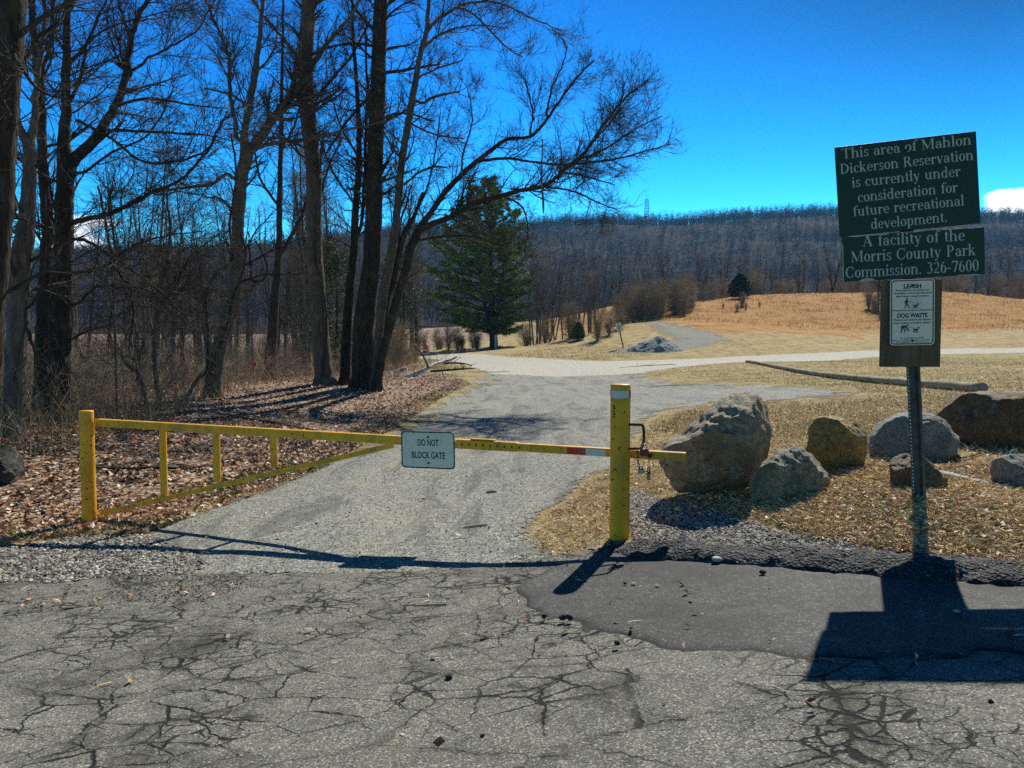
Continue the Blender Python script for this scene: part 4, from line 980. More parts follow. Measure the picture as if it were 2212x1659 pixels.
pebble(1215, 1353, 18, DB, "one of two black crumbs lying together at the edge of the patch", 6, .8, "pair of black crumbs")
pebble(1229, 1354, 18, DB, "one of two black crumbs lying together at the edge of the patch", 7, .8, "pair of black crumbs")
pebble(1332, 1407, 16, DB, "black crumb resting on the crack below the patch edge", 8, .8)
pebble(1334, 1095, 16, TB, "tan stone in the straw to the gate side of the latch post", 9)
pebble(1232, 1105, 10, TB, "tiny tan stone at the gravelly edge of the drive", 10)
pebble(1420, 1280, 13, PB, "flat pale chip on the patch", 11, .3)
pebble(1368, 1276, 12, PB, "flat pale chip on the patch nearest the post shadow tip", 12, .3)
pebble(1350, 1276, 9, DB, "tiny dark crumb beside the flat pale chips", 13)
pebble(870, 1593, 12, PB, "white chip embedded in the old asphalt near the bottom edge", 14, .3)
pebble(2068, 1333, 16, PB, "tan chip lying inside the sign board's shadow", 15, .4)
pebble(1042, 1595, 13, DB, "dark crumb on the old asphalt at the bottom edge", 16)
pebble(2140, 1520, 15, DB, "crumpled dark leaf sized crumb at the far end of the foreground asphalt", 17)

# log along the lawn, grey plank, far things
LOGM = m_wood("grey_log_bark", (.14, .125, .075), (.42, .38, .26), (.25, 1, 1), 5)
a = P(1612, 783, 37.8); b = P(2120, 850, 15.9); a[2] = hz(a[0], a[1]) + .07; b[2] = hz(b[0], b[1]) + .10
t = np.linspace(0, 1, 60); pts = a + (b - a) * t[:, None]; pts[:, 2] = h(pts[:, 0], pts[:, 1]) + .06 + .05 * t
pts[:, 0] += np.sin(t * 9) * .07; rr = (.075 + .03 * t) * (1 + .15 * (vnoise(t * 22, t * 0, 5) - .5) + .18 * (vnoise(t * 55, t * 0, 8) - .5))
tag(MB().tube(pts, rr, 16).obj("log", LOGM, smooth=True), "very long weathered grey log laid across the lawn towards the brown boulder", "log")
a = P(2028, 1019, 6.25); b = P(2133, 1052, 5.95); a[2] = hz(a[0], a[1]) + .03; b[2] = hz(b[0], b[1]) + .025
tag(MB().box((a + b) / 2, (np.linalg.norm(b - a), .085, .03), b - a, UP).obj("plank", m_wood("silvery_grey_plank", (.2, .2, .19), (.46, .46, .44), (.08, 1, 1), 26), bevel=.003), "silvery grey plank end lying in the leaves behind the sign post", "plank")

# gravel pile
def pile():
    cx_, cy_ = P(1416, 757, 60.5)[:2]; n_ = 70; g_ = np.linspace(-1, 1, n_); X, Y = np.meshgrid(g_, g_); R = np.sqrt((X * (1 + .12 * (Y > 0))) ** 2 + Y ** 2)
    ang = np.arctan2(Y, X); R = R * (1 + .08 * np.sin(ang * 3 + 1) + .05 * np.sin(ang * 5)); hh = np.clip(1 - R, 0, 1) ** .85 * 1.12 * (1 + .1 * np.sin(X * 5))
    x = cx_ + X * 2.2; y = cy_ + Y * 1.8; hh = hh + (fbm(x.ravel() * 2.5, y.ravel() * 2.5, 8, 4).reshape(X.shape) - .44) * .42 * np.clip(hh * 2.5, 0, 1)
    z = h(x.ravel(), y.ravel()) + hh.ravel() - .03; i = np.arange(n_ - 1)[:, None] * n_ + np.arange(n_ - 1)[None]
    nb = NB("heaped_blue_grey_gravel"); p = nb.pos(); nb.set(stones(nb, p, 9, (.12, .14, .14), (.25, .28, .27), (.42, .45, .43), .85), .9); nb.bump(nb.noise(p, 7, 6, .8), 1, .15)
    o_ = mesh_obj("gravel_pile", np.column_stack([x.ravel(), y.ravel(), z]), [np.stack([i, i + 1, i + n_ + 1, i + n_], -1).reshape(-1, 4)], nb.m, smooth=True)
    tag(o_, "low heap of blue grey gravel beside the field track", "gravel pile", kind="thing")
pile()
# small leaning notice
sb = base(1346, 62); st_ = thing("notice_sign", sb, "small white notice on a thin leaning post beside the gravel heap", "sign")
tp = P(1335, 699, 62); d = tp - sb
MB().tube([sb - d * .08, sb + d * .5, tp], .05, 10).obj("post", RUSTY, st_, smooth=True)
X, Z, n = frame_of(0, radians(12)); c = P(1337, 706, 61.9)
pl = MB().box(c, (.46, .03, .62), X, Z).obj("sign_plate", m_sheet("faded_white_plate", (.62, .63, .6)), st_, bevel=.01)
mb = MB()
for k, (w_, y_) in enumerate(((.12, .24), (.34, .12), (.36, .0), (.34, -.10), (.2, -.22))):
    mb.box(c - np.array([0, .018, 0]) + X * .0 + Z * y_, (w_, .004, .06), X, Z)
mb.obj("blurred_lettering", flat("grey_lettering", (.2, .2, .2), .7), pl)
# marker post by the pine
mk = base(1071, 84); t_ = thing("marker_post", mk, "thin white numbered marker post in front of the pine trunk", "post")
MB().box(mk + [0, 0, .8], (.22, .08, 1.9)).obj("post_blade", m_sheet("white_marker", (.7, .7, .7)), t_, bevel=.01)
MB().box(mk + [.05, -.05, .15], (.40, .1, .45)).obj("teal_base", flat("teal_plastic", (.06, .28, .30), .5), t_, bevel=.01)
mb = MB()
for k in range(5): mb.box(mk + [0.02, -.046, .6 + .26 * k], (.1, .006, .12))
mb.obj("dark_digits", BLACK, t_)
# traffic barrel
br = base(920, 74); bt = thing("traffic_barrel", br, "small orange and white traffic barrel at the shaded bend of the track", "traffic barrel")
ORN = flat("orange_plastic", (.75, .12, .02), .5, 0, .1); WHP = flat("white_band", (.75, .72, .68), .5, 0, .1)
prof = [(0, .36), (.06, .36), (.08, .31), (.3, .31), (.32, .29), (.52, .29), (.54, .27), (.74, .27), (.76, .25), (.94, .245), (.96, .2), (1.0, .18)]
def ringpart(z0, z1, nm, m_):
    q = [(z, r) for z, r in prof if z0 - 1e-6 <= z <= z1 + 1e-6]; q = [(z0, np.interp(z0, [p_[0] for p_ in prof], [p_[1] for p_ in prof]))] + q + [(z1, np.interp(z1, [p_[0] for p_ in prof], [p_[1] for p_ in prof]))]
    MB().tube([br + [0, 0, z + i * 1e-4] for i, (z, r) in enumerate(q)], [r for z, r in q], 24).obj(nm, m_, bt, smooth=False)
ringpart(0, .10, "rubber_base", BLACK); ringpart(.105, .28, "white_band", WHP); ringpart(.285, .5, "orange_band", ORN); ringpart(.505, .62, "white_band", WHP); ringpart(.625, 1.0, "barrel_top", ORN)
MB().tube(catmull([br + [-.12, 0, .99], br + [-.1, 0, 1.12], br + [.1, 0, 1.12], br + [.12, 0, .99]], 5), .025, 8).obj("handle", ORN, bt)
# red cloth marker in the brush
rc = P(546, 785, 34); rz = hz(rc[0], rc[1]); rt = thing("red_flagging", (rc[0], rc[1], rz), "bright red cloth hanging on a stake in the brush between two trees", "cloth")
MB().tube([(rc[0], rc[1], rz - .1), (rc[0] + .02, rc[1], rz + .6), (rc[0] + .05, rc[1], rz + 1.1)], .018, 8).obj("stake", flat("grey_stake", (.12, .1, .08), .9), rt)
zt = P(548, 776, 34)[2] + .0; k = 13; tt = np.linspace(0, 1, 14)
V = []; 
for q in tt:
    w_ = .05 + .11 * sin(pi * min(1, q * 1.15)) ** .8
    for s in range(k):
        a_ = s / k * 2 * pi; r_ = w_ * (1 + .25 * sin(a_ * 4 + q * 3))
        V.append((rc[0] + r_ * cos(a_) - .06 * q, rc[1] + .5 * r_ * sin(a_), zt - q * .55))
i = np.arange(13)[:, None] * k; j = np.arange(k)[None]
mesh_obj("red_cloth", V, [np.stack([i + j, i + (j + 1) % k, i + k + (j + 1) % k, i + k + j], -1).reshape(-1, 4)], flat("bright_red_cloth", (.72, .012, .02), .6, 0, .25), rt, smooth=True)
# lattice radio tower on the ridge
tb = np.array([(1394 - CX) / F * DR * 1.0, DR, 0]); tb[2] = hill_h(np.array([tb[0]]), np.array([DR]))[0] + 4
HT = P(1394, 430, DR)[2] - tb[2]
tw = thing("radio_tower", tb, "thin lattice radio tower standing on the wooded ridge", "tower")
TM = flat("grey_tower_steel", (.10, .10, .11), .6, .2); mb = MB(); wb, wt = 3.2, 1.6
def leg(i, t_): s = wb + (wt - wb) * t_; return tb + [s * cos(i * 2 * pi / 3 + .4), s * sin(i * 2 * pi / 3 + .4), HT * t_]
for i in range(3): MB().tube([leg(i, 0), leg(i, 1)], .30, 5).obj("leg", TM, tw)
for q in range(10):
    for i in range(3): mb.tube([leg(i, q / 10), leg((i + 1) % 3, (q + 1) / 10)], .09, 4, False); mb.tube([leg(i, (q + 1) / 10), leg((i + 1) % 3, (q + 1) / 10)], .09, 4, False)
mb.obj("lattice_bracing", TM, tw)
MB().tube([tb + [0, 0, HT], tb + [0, 0, HT + 6]], .14, 5).obj("antenna", TM, tw)
MB().tube([tb + [-1.8, -1.8, HT * .42], tb + [-1.8, -2.8, HT * .42]], 1.1, 12).obj("dish", TM, tw)

# ------------------------------------------------------------------ woody growth
BARKD = m_bark("dark_furrowed_bark", (.018, .014, .012), (.085, .066, .054), 6, .3)
BARKG = m_bark("grey_brown_bark", (.06, .048, .038), (.21, .165, .13), 7, .2)
BARKP = m_bark("pale_smooth_bark", (.06, .045, .038), (.235, .175, .15), 4)
TWIG = flat("bare_twig_bark", (.055, .043, .037), .85, 0, .35, 3); TWIGB = flat("grey_brush_twigs", (.30, .22, .14), .85, 0, .4, 1.2)
TWIGF = flat("distant_grey_twigs", (.14, .105, .078), .9, 0, .35, .4)
VCOL = m_attr("mixed_leaf_litter_and_straw", .75, .25)

def nrm(a): return a / (np.linalg.norm(a, axis=-1, keepdims=True) + 1e-9)
def grow(S, Dr, L, R0, K, wander, up, rg, taper=.25):
    n = len(S); Pn = np.empty((n, K, 3)); Pn[:, 0] = S; d = nrm(Dr)
    st = (L / (K - 1))[:, None]
    for k in range(1, K):
        Pn[:, k] = Pn[:, k - 1] + d * st
        d = nrm(d + rg.normal(size=(n, 3)) * wander + np.array([0, 0, up]))
    return Pn, R0[:, None] * np.linspace(1, taper, K)[None]
def spawn(Pn, Rn, per_m, t0, a0, a1, l0, l1, rf, rg, up=.1, K=6, wander=.16, rmin=.003, rel=0.0, taper=.25, t1=1.0, flat_y=0):
    seg = np.linalg.norm(np.diff(Pn, axis=1), axis=2); L = seg.sum(1); N, K0, _ = Pn.shape
    n = rg.poisson(per_m * L * (t1 - t0)); idx = np.repeat(np.arange(N), n); m = len(idx)
    if m == 0: return np.zeros((0, K, 3)), np.zeros((0, K))
    t = t0 + (t1 - t0) * rg.random(m); f = t * (K0 - 1); i = np.minimum(f.astype(int), K0 - 2); f = (f - i)[:, None]
    p = Pn[idx, i] * (1 - f) + Pn[idx, i + 1] * f; r = Rn[idx, i] * (1 - f[:, 0]) + Rn[idx, i + 1] * f[:, 0]
    T = nrm(Pn[idx, i + 1] - Pn[idx, i]); q = rg.normal(size=(m, 3)); q -= T * (q * T).sum(1, keepdims=True); q = nrm(q)
    a = rg.uniform(a0, a1, m)[:, None]; d = T * np.cos(a) + q * np.sin(a); d[:, 2] += up
    ln = rg.uniform(l0, l1, m) * (1 - .45 * t)
    if rel: ln = np.minimum(ln, L[idx] * rel)
    return grow(p, d, ln, np.maximum(r * rf, rmin), K, wander, up * .5, rg, taper)
def spline(pts, step):
    """(u, v, width, D) waypoints to a smooth world polyline with radii"""
    W = []
    for q in pts:
        u, v, w_ = q[:3]; D = q[3]; W.append((*P(u, v, D), w_ / F * D / 2))
    W = V3(W); L = np.linalg.norm(np.diff(W[:, :3], axis=0), axis=1)
    out = catmull(W, 6)
    return out[:, :3], np.maximum(out[:, 3], .003)
def limb(pts, D, dD=0.0, wob=.012, seed=0):
    n = len(pts); q = [(p[0], p[1], p[2], D + dD * k / max(1, n - 1)) for k, p in enumerate(pts)]
    Pn, Rn = spline(q, 0); rg = np.random.default_rng(seed)
    Pn[1:] += rg.normal(size=(len(Pn) - 1, 3)) * wob * np.array([1, 1, .4]); return Pn, Rn
def resample(Pn, K):
    s = np.r_[0, np.cumsum(np.linalg.norm(np.diff(Pn[:, :3], axis=0), axis=1))]; t = np.linspace(0, s[-1], K)
    return np.column_stack([np.interp(t, s, Pn[:, i]) for i in range(Pn.shape[1])])
def tree_obj(nm, label, trunk, limbs, D, m_, dens=1.0, seed=0, flare=1.35, vines=(), group=None, crown_t0=.25, tw=TWIG, cat="tree", twl=1.0):
    """trunk and limbs: waypoint lists (u, v, width[, depth change])"""
    rg = np.random.default_rng(seed + 500); dens = dens * 1.55
    tp, tr = limb(trunk, D, 0, .008, seed)
    b = tp[0].copy(); bz = hz(b[0], b[1]); 
    # foot: run straight down into the soil with a root flare
    foot = np.array([[b[0], b[1], bz - .15], [b[0], b[1], bz + .02]]); keep = tp[:, 2] > bz + .25; tp, tr = tp[keep], tr[keep]
    if len(tp): foot[:, :2] += (tp[0, :2] - b[:2]) * 0
    tp = np.vstack([foot, tp]); tr = np.r_[tr[0] * flare * 1.15, tr[0] * flare, tr]
    root = thing(nm, (b[0], b[1], bz), label, cat, group)
    mb = MB(); mb.tube(tp, tr, 18)
    allP = [resample(np.column_stack([tp, tr]), 26)]; 
    for k, lb in enumerate(limbs):
        dD = lb[0] if isinstance(lb[0], (int, float)) else 0; pts = lb[1:] if isinstance(lb[0], (int, float)) else lb
        lp_, lr_ = limb(pts, D, dD, .012, seed + k); mb.tube(lp_, lr_, 10); allP.append(resample(np.column_stack([lp_, lr_]), 26))
    mb.obj("trunk", m_, root, smooth=True)
    A = np.array(allP); Pn, Rn = A[:, :, :3], A[:, :, 3]
    T1 = spawn(Pn[:1], Rn[:1], 3.0 * dens, crown_t0, .6, 1.35, .7 * twl, 2.6 * twl, .22, rg, .10, 8, .14, .006)
    if len(Pn) > 1:
        T1b = spawn(Pn[1:], Rn[1:], 4.2 * dens, .12, .5, 1.1, .5 * twl, 2.0 * twl, .42, rg, .10, 8, .14, .006, rel=.5); T1 = (np.vstack([T1[0], T1b[0]]), np.vstack([T1[1], T1b[1]]))
    T2 = spawn(T1[0], T1[1], 5.0 * dens, .12, .45, 1.0, .3 * twl, 1.3 * twl, .5, rg, .06, 6, .15, .005, rel=.7)
    T3 = spawn(T2[0], T2[1], 6.0 * dens, .1, .4, .95, .15, .6, .6, rg, .04, 4, .15, .0038)
    T4 = spawn(T1[0], T1[1], 4.0 * dens, .3, .4, .95, .12, .45, .4, rg, .04, 4, .15, .0038)
    cm_ = MB()
    for T, S in ((T1, 5), (T2, 4), (T3, 3), (T4, 3)):
        if len(T[0]): cm_.add(*[x if i == 0 else [x] for i, x in enumerate(tubes(T[0], T[1], S))])
    cm_.obj("crown", tw, root)
    for k, v in enumerate(vines):
        vp, vr = limb(v[1:], D + v[0], 0, .01, seed + 60 + k); MB().tube(vp, vr, 8).obj("vine", BARKD, root, smooth=True)
    return root
tree_obj("bare_tree", "massive dark trunk with a swollen knot, cut off by the edge of the view",
         [(-48, 1000, 62), (-38, 900, 58), (-24, 720, 54), (-8, 560, 50), (0, 440, 52), (6, 300, 52), (14, 120, 60), (20, 0, 62), (26, -200, 55), (30, -400, 40)],
         [(1.5, (10, 250, 14), (60, 120, 9), (130, 40, 6), (210, -40, 4)), (-.8, (18, 100, 12), (80, 190, 7), (140, 215, 4)), (.3, (-4, 452, 50), (14, 443, 40), (30, 452, 14), (38, 470, 6), (60, 474, 4))], 9.0, BARKD, .8, 1)
tree_obj("bare_tree", "forked tree with pale pinkish sunlit bark behind the massive edge trunk",
         [(28, 955, 40), (31, 860, 40), (38, 700, 42), (46, 560, 42), (58, 480, 34), (63, 380, 26), (64, 330, 26), (58, 308, 20), (38, 262, 14), (34, 180, 12), (30, 40, 9), (28, -150, 6)],
         [(.6, (64, 325, 20), (76, 250, 15), (78, 190, 13), (92, 90, 10), (100, -20, 8), (104, -200, 5))], 11.2, BARKP, .9, 2,
         vines=[(-.3, (78, 790, 5), (79, 770, 8), (56, 698, 8), (58, 670, 7), (89, 625, 7), (96, 560, 5), (98, 420, 4)), (-.25, (30, 820, 3), (60, 640, 3), (55, 520, 3), (70, 400, 3))])
tree_obj("bare_tree", "slender dark trunk standing between the pale pinkish trunk and the thick low-branched tree",
         [(80, 912, 30), (85, 860, 28), (92, 690, 25), (99, 555, 23), (102, 500, 22), (96, 410, 20), (91, 342, 19), (87, 205, 19), (78, 120, 17), (70, 20, 14), (62, -150, 10)],
         [(.4, (86, 160, 13), (108, 95, 9), (116, 0, 7), (122, -150, 4)), (.6, (94, 320, 7), (150, 300, 5), (210, 255, 3))], 14.4, BARKD, .9, 3)
tree_obj("bare_tree", "thick dark low-forked tree with long drooping branches behind the gate hinge post",
         [(122, 912, 48), (126, 800, 46), (132, 690, 44), (137, 554, 38), (138, 470, 36), (142, 393, 34), (138, 320, 27), (141, 239, 20), (143, 120, 16), (146, 0, 13), (150, -200, 8)],
         [(.8, (148, 375, 26), (160, 345, 24), (205, 300, 22), (246, 232, 17), (270, 171, 15), (284, 85, 12), (300, 30, 10), (328, -20, 8), (350, -150, 5)),
          (-1.2, (150, 482, 12), (190, 472, 11), (239, 461, 10), (294, 434, 9), (325, 417, 8), (393, 386, 6), (444, 328, 5), (492, 239, 3)),
          (-1.0, (148, 517, 8), (180, 518, 7), (205, 530, 7), (239, 554, 6), (284, 582, 5), (342, 626, 4), (376, 657, 4), (420, 705, 2)),
          (.5, (148, 590, 6), (200, 582, 6), (239, 568, 5), (290, 530, 5), (366, 508, 3), (440, 500, 2)),
          (-.8, (148, 668, 6), (180, 645, 6), (212, 619, 5), (260, 620, 5), (308, 623, 4), (376, 653, 2)),
          (-.5, (146, 736, 6), (190, 716, 4), (246, 698, 2)),
          (-.6, (239, 566, 6), (253, 582, 6), (284, 633, 6), (286, 705, 5), (277, 760, 3)),
          (.9, (250, 228, 7), (325, 212, 6), (410, 226, 4), (495, 236, 2)), (.6, (215, 280, 7), (308, 284, 6), (427, 290, 4), (506, 304, 2)),
          (-.6, (165, 260, 7), (215, 285, 6), (253, 308, 6), (308, 349, 5), (376, 349, 5), (444, 325, 4), (486, 250, 2)),
          (.9, (276, 165, 8), (315, 130, 5), (370, 100, 4), (430, 60, 3), (470, -10, 2)), (-.6, (143, 150, 8), (185, 95, 6), (235, 60, 4), (300, 40, 3), (380, 20, 2)),
          (.7, (145, 360, 6), (180, 372, 6), (240, 330, 5), (320, 290, 4), (370, 200, 3)), (.3, (140, 250, 8), (170, 180, 7), (190, 90, 6), (230, 0, 4))],
         13.2, BARKD, 1.0, 4, vines=[(-.3, (132, 905, 6), (108, 720, 7), (112, 640, 6), (126, 560, 5), (120, 450, 4), (152, 360, 3))])
tree_obj("bare_tree", "leaning grey trunk wrapped in vines that forks widely, standing on the leaf bank",
         [(458, 858, 36), (463, 810, 34), (472, 759, 32), (489, 700, 28), (506, 623, 26), (513, 520, 25), (516, 444, 26), (523, 376, 26), (532, 335, 28), (528, 290, 16), (537, 239, 14), (552, 154, 13), (562, 60, 9), (570, -40, 7), (575, -150, 4)],
         [(1.0, (534, 332, 22), (554, 308, 21), (588, 260, 19), (632, 205, 16), (666, 154, 12), (710, 90, 9), (752, 41, 7), (800, -40, 5)),
          (-1.0, (540, 325, 10), (560, 318, 8), (598, 308, 8), (666, 301, 7), (752, 280, 5), (830, 262, 3)),
          (-.8, (520, 395, 8), (505, 385, 8), (489, 376, 7), (458, 397, 7), (400, 405, 6), (328, 417, 4), (270, 440, 2)),
          (.6, (512, 300, 9), (506, 255, 9), (497, 200, 8), (495, 137, 7), (478, 80, 6), (444, 0, 5), (420, -90, 3)),
          (-.5, (514, 470, 5), (480, 432, 5), (440, 425, 3)), (.6, (590, 258, 8), (650, 215, 6), (730, 195, 4)), (-.4, (540, 235, 7), (500, 205, 5), (440, 190, 3)),
          (.3, (600, 245, 8), (640, 160, 6), (650, 90, 4)), (-.7, (550, 160, 6), (590, 110, 4), (600, 40, 3))],
         20.5, BARKG, 1.0, 5, vines=[(-.35, (446, 850, 6), (448, 725, 8), (445, 640, 9), (461, 600, 8), (500, 560, 7), (496, 480, 6), (510, 380, 5), (500, 290, 4)),
                                     (-.4, (430, 872, 6), (444, 845, 8), (452, 800, 8), (480, 730, 7), (505, 640, 6), (530, 560, 5), (520, 500, 5)),
                                     (-.5, (400, 866, 8), (420, 828, 9), (440, 808, 9), (462, 806, 7)), (-.3, (536, 500, 3), (540, 561, 4), (547, 606, 4), (574, 599, 4), (574, 565, 4), (552, 520, 3))])
tree_obj("bare_tree", "tall straight grey trunk between the vine wrapped tree and the clump",
         [(702, 830, 44), (700, 805, 40), (695, 760, 37), (687, 657, 35), (680, 547, 33), (678, 444, 33), (676, 342, 32), (666, 256, 34), (660, 137, 32), (668, 0, 30), (672, -200, 24), (676, -400, 14)],
         [(1.2, (664, 240, 8), (700, 190, 7), (760, 120, 5), (800, 40, 3)), (-1, (662, 150, 9), (610, 80, 7), (560, 20, 5), (520, -60, 3)), (1, (670, 20, 9), (730, -30, 6), (800, -100, 4)), (.5, (682, 470, 5), (710, 360, 4), (740, 300, 3)), (-.5, (672, 330, 5), (620, 300, 4), (570, 300, 2))],
         23.4, BARKG, .9, 6, crown_t0=.35, vines=[(-.3, (696, 815, 3), (706, 700, 4), (694, 600, 3), (680, 545, 3), (686, 440, 2))])
clump = dict(vines=())
tree_obj("bare_tree", "main and thickest trunk of the clump beside the drive, straight and deeply furrowed",
         [(784, 838, 52), (784, 800, 48), (787, 691, 44), (801, 588, 39), (806, 500, 37), (808, 444, 36), (810, 342, 34), (815, 239, 34), (818, 137, 31), (822, 34, 29), (824, -120, 24), (826, -350, 12)],
         [(-1, (816, 190, 8), (760, 250, 6), (706, 330, 4)), (1, (818, 160, 8), (880, 150, 6), (945, 140, 4)), (.7, (812, 260, 7), (870, 245, 5), (940, 262, 3)), (-.8, (820, 80, 8), (770, 20, 6), (730, -60, 4)), (1, (822, 20, 9), (880, -20, 6), (950, -60, 4)), (-.6, (818, 100, 6), (740, 95, 5), (640, 130, 3))],
         23.0, BARKD, 1.0, 7, crown_t0=.35, vines=[(-.4, (778, 836, 4), (788, 740, 5), (808, 680, 5), (792, 600, 3))])
tree_obj("bare_tree", "medium stem of the clump on the side of the tall straight trunk",
         [(745, 820, 25), (746, 794, 23), (753, 657, 20), (763, 554, 17), (768, 450, 15), (776, 350, 13), (772, 205, 9), (764, 100, 7), (760, -20, 5), (757, -120, 3)],
         [(.5, (762, 545, 4), (782, 470, 8), (788, 380, 8), (792, 240, 6), (790, 60, 4)), (-.7, (766, 440, 5), (724, 380, 4), (690, 300, 3)), (-.4, (775, 340, 5), (740, 280, 4), (712, 200, 3))], 23.6, BARKD, .9, 8, crown_t0=.3)
tree_obj("bare_tree", "long stem of the clump leaning over the drive, its top sweeping across the sky",
         [(808, 832, 19), (815, 760, 18), (828, 640, 18), (846, 547, 18), (859, 444, 16), (869, 342, 15), (880, 273, 15), (893, 205, 14), (907, 120, 11), (921, 68, 10), (926, 0, 8), (930, -100, 5)],
         [(-2, (921, 68, 8), (940, 48, 7), (970, 26, 6), (1010, 7, 5), (1060, 4, 4), (1095, 12, 4), (1146, 38, 3), (1215, 68, 2)), (-1, (985, 18, 5), (1010, 22, 4), (1044, 51, 4), (1095, 103, 3), (1129, 123, 2)),
          (1, (893, 215, 7), (915, 222, 6), (941, 208, 6), (993, 198, 4)), (1.5, (914, 100, 6), (960, 70, 5), (1020, 55, 3), (1100, 60, 2)), (.8, (872, 400, 5), (905, 372, 5), (940, 360, 5), (965, 362, 3)), (1, (900, 170, 5), (940, 150, 4), (1000, 130, 3)),
          (-.6, (868, 345, 5), (836, 300, 4), (810, 240, 3)), (1.2, (882, 265, 5), (940, 290, 4), (1000, 300, 3))], 22.6, BARKG, 1.1, 9, crown_t0=.4)
tree_obj("bare_tree", "crooked thin stem of the clump with a snapped top",
         [(818, 830, 14), (820, 776, 14), (835, 657, 14), (849, 606, 14), (866, 530, 13), (876, 500, 12), (893, 470, 9), (905, 440, 8), (914, 415, 6)],
         [(.4, (905, 445, 4), (925, 400, 4), (940, 330, 3), (950, 250, 3)), (-.4, (866, 535, 6), (862, 500, 5), (878, 440, 4), (888, 400, 3))], 23.3, BARKD, .9, 10, crown_t0=.5)
tree_obj("bare_tree", "spreading stem of the clump with two long limbs reaching over the drive",
         [(815, 828, 20), (822, 790, 18), (828, 760, 18), (846, 691, 19), (859, 640, 19), (876, 588, 19), (887, 537, 19), (898, 512, 19), (907, 492, 15), (934, 455, 12), (962, 414, 12), (999, 376, 11), (1030, 349, 11), (1061, 325, 9), (1095, 301, 8), (1146, 294, 7), (1180, 260, 6), (1208, 219, 5), (1249, 164, 4), (1283, 130, 3)],
         [(-3, (905, 500, 15), (921, 489, 14), (975, 468, 12), (1030, 437, 11), (1095, 420, 10), (1122, 412, 9), (1180, 400, 9), (1215, 369, 8), (1249, 345, 7), (1280, 308, 6), (1304, 267, 5), (1351, 212, 4), (1403, 171, 2)),
          (-2, (1037, 347, 7), (1095, 342, 6), (1146, 349, 5), (1198, 355, 5), (1232, 355, 5), (1320, 345, 4), (1400, 325, 3), (1450, 310, 2)),
          (-3, (1180, 405, 5), (1215, 408, 4), (1256, 420, 4), (1290, 437, 3), (1340, 456, 2)), (-1, (1180, 262, 5), (1190, 200, 4), (1215, 140, 3), (1225, 100, 2)), (-1, (1146, 290, 5), (1150, 240, 4), (1135, 180, 3), (1120, 150, 2)),
          (-3, (1250, 345, 5), (1310, 320, 4), (1370, 280, 3), (1430, 250, 2)), (-3, (1282, 305, 4), (1330, 250, 3), (1350, 180, 2)), (.5, (1000, 376, 5), (998, 340, 4), (1020, 260, 3), (1010, 190, 2)), (-2, (1215, 372, 5), (1260, 380, 4), (1330, 400, 2)), (-2, (900, 520, 6), (960, 510, 5), (1030, 512, 4), (1085, 532, 2)), (-1.5, (1095, 425, 5), (1130, 450, 4), (1140, 500, 3), (1132, 545, 2))],
         22.4, BARKD, 1.25, 11, crown_t0=.42, twl=.85)
tree_obj("bare_tree", "far tree seen between the vine wrapped trunk and the tall straight trunk",
         [(581, 800, 24), (588, 725, 22), (594, 640, 18), (602, 540, 14), (604, 440, 12), (607, 280, 9), (610, 120, 6), (612, -40, 4)],
         [(.8, (600, 560, 8), (650, 470, 7), (670, 400, 6), (700, 300, 4)), (-.8, (604, 450, 6), (560, 380, 5), (545, 280, 3)), (.5, (606, 330, 6), (640, 260, 4), (660, 170, 3))], 30, BARKD, .8, 12)
tree_obj("sapling", "crooked sapling with a long side branch growing behind the middle of the gate frame",
         [(345, 872, 10), (338, 830, 10), (335, 794, 10), (333, 725, 9), (342, 647, 8), (352, 600, 7), (362, 554, 7), (368, 486, 6), (360, 430, 4), (364, 350, 2)],
         [(.5, (336, 700, 7), (350, 660, 6), (376, 623, 5), (410, 554, 4), (479, 503, 2)), (-.4, (341, 650, 4), (310, 560, 3), (300, 470, 2))], 17, BARKG, 1.0, 13, flare=1.1)
tree_obj("sapling", "short bent sapling leaning towards the gate hinge from the brush",
         [(318, 878, 8), (312, 850, 7), (301, 811, 7), (273, 787, 6), (262, 760, 3)], [(-.2, (300, 830, 5), (296, 800, 4), (310, 740, 3))], 15.5, BARKD, 1.0, 14, flare=1.1)
tree_obj("sapling", "thin upright dead pole leaning in the woods under the long drooping branch",
         [(246, 640, 5), (239, 547, 6), (226, 470, 5), (212, 403, 5)], [(.2, (226, 470, 3), (240, 400, 2))], 14.0, BARKP, .3, 15, flare=1.0)
st = catmull([P(1172, 301, 20.3), P(1171, 340, 20.3), P(1170, 393, 20.2), P(1173, 430, 20.1), P(1174, 461, 20.1)], 6)
tag(MB().tube(st, np.interp(np.linspace(0, 1, len(st)), [0, .5, .9, 1], [.012, .024, .03, .012]), 8).obj("dead_stick", BARKP, smooth=True), "pale dead stick hanging straight down through the long limb against the sky", "stick")

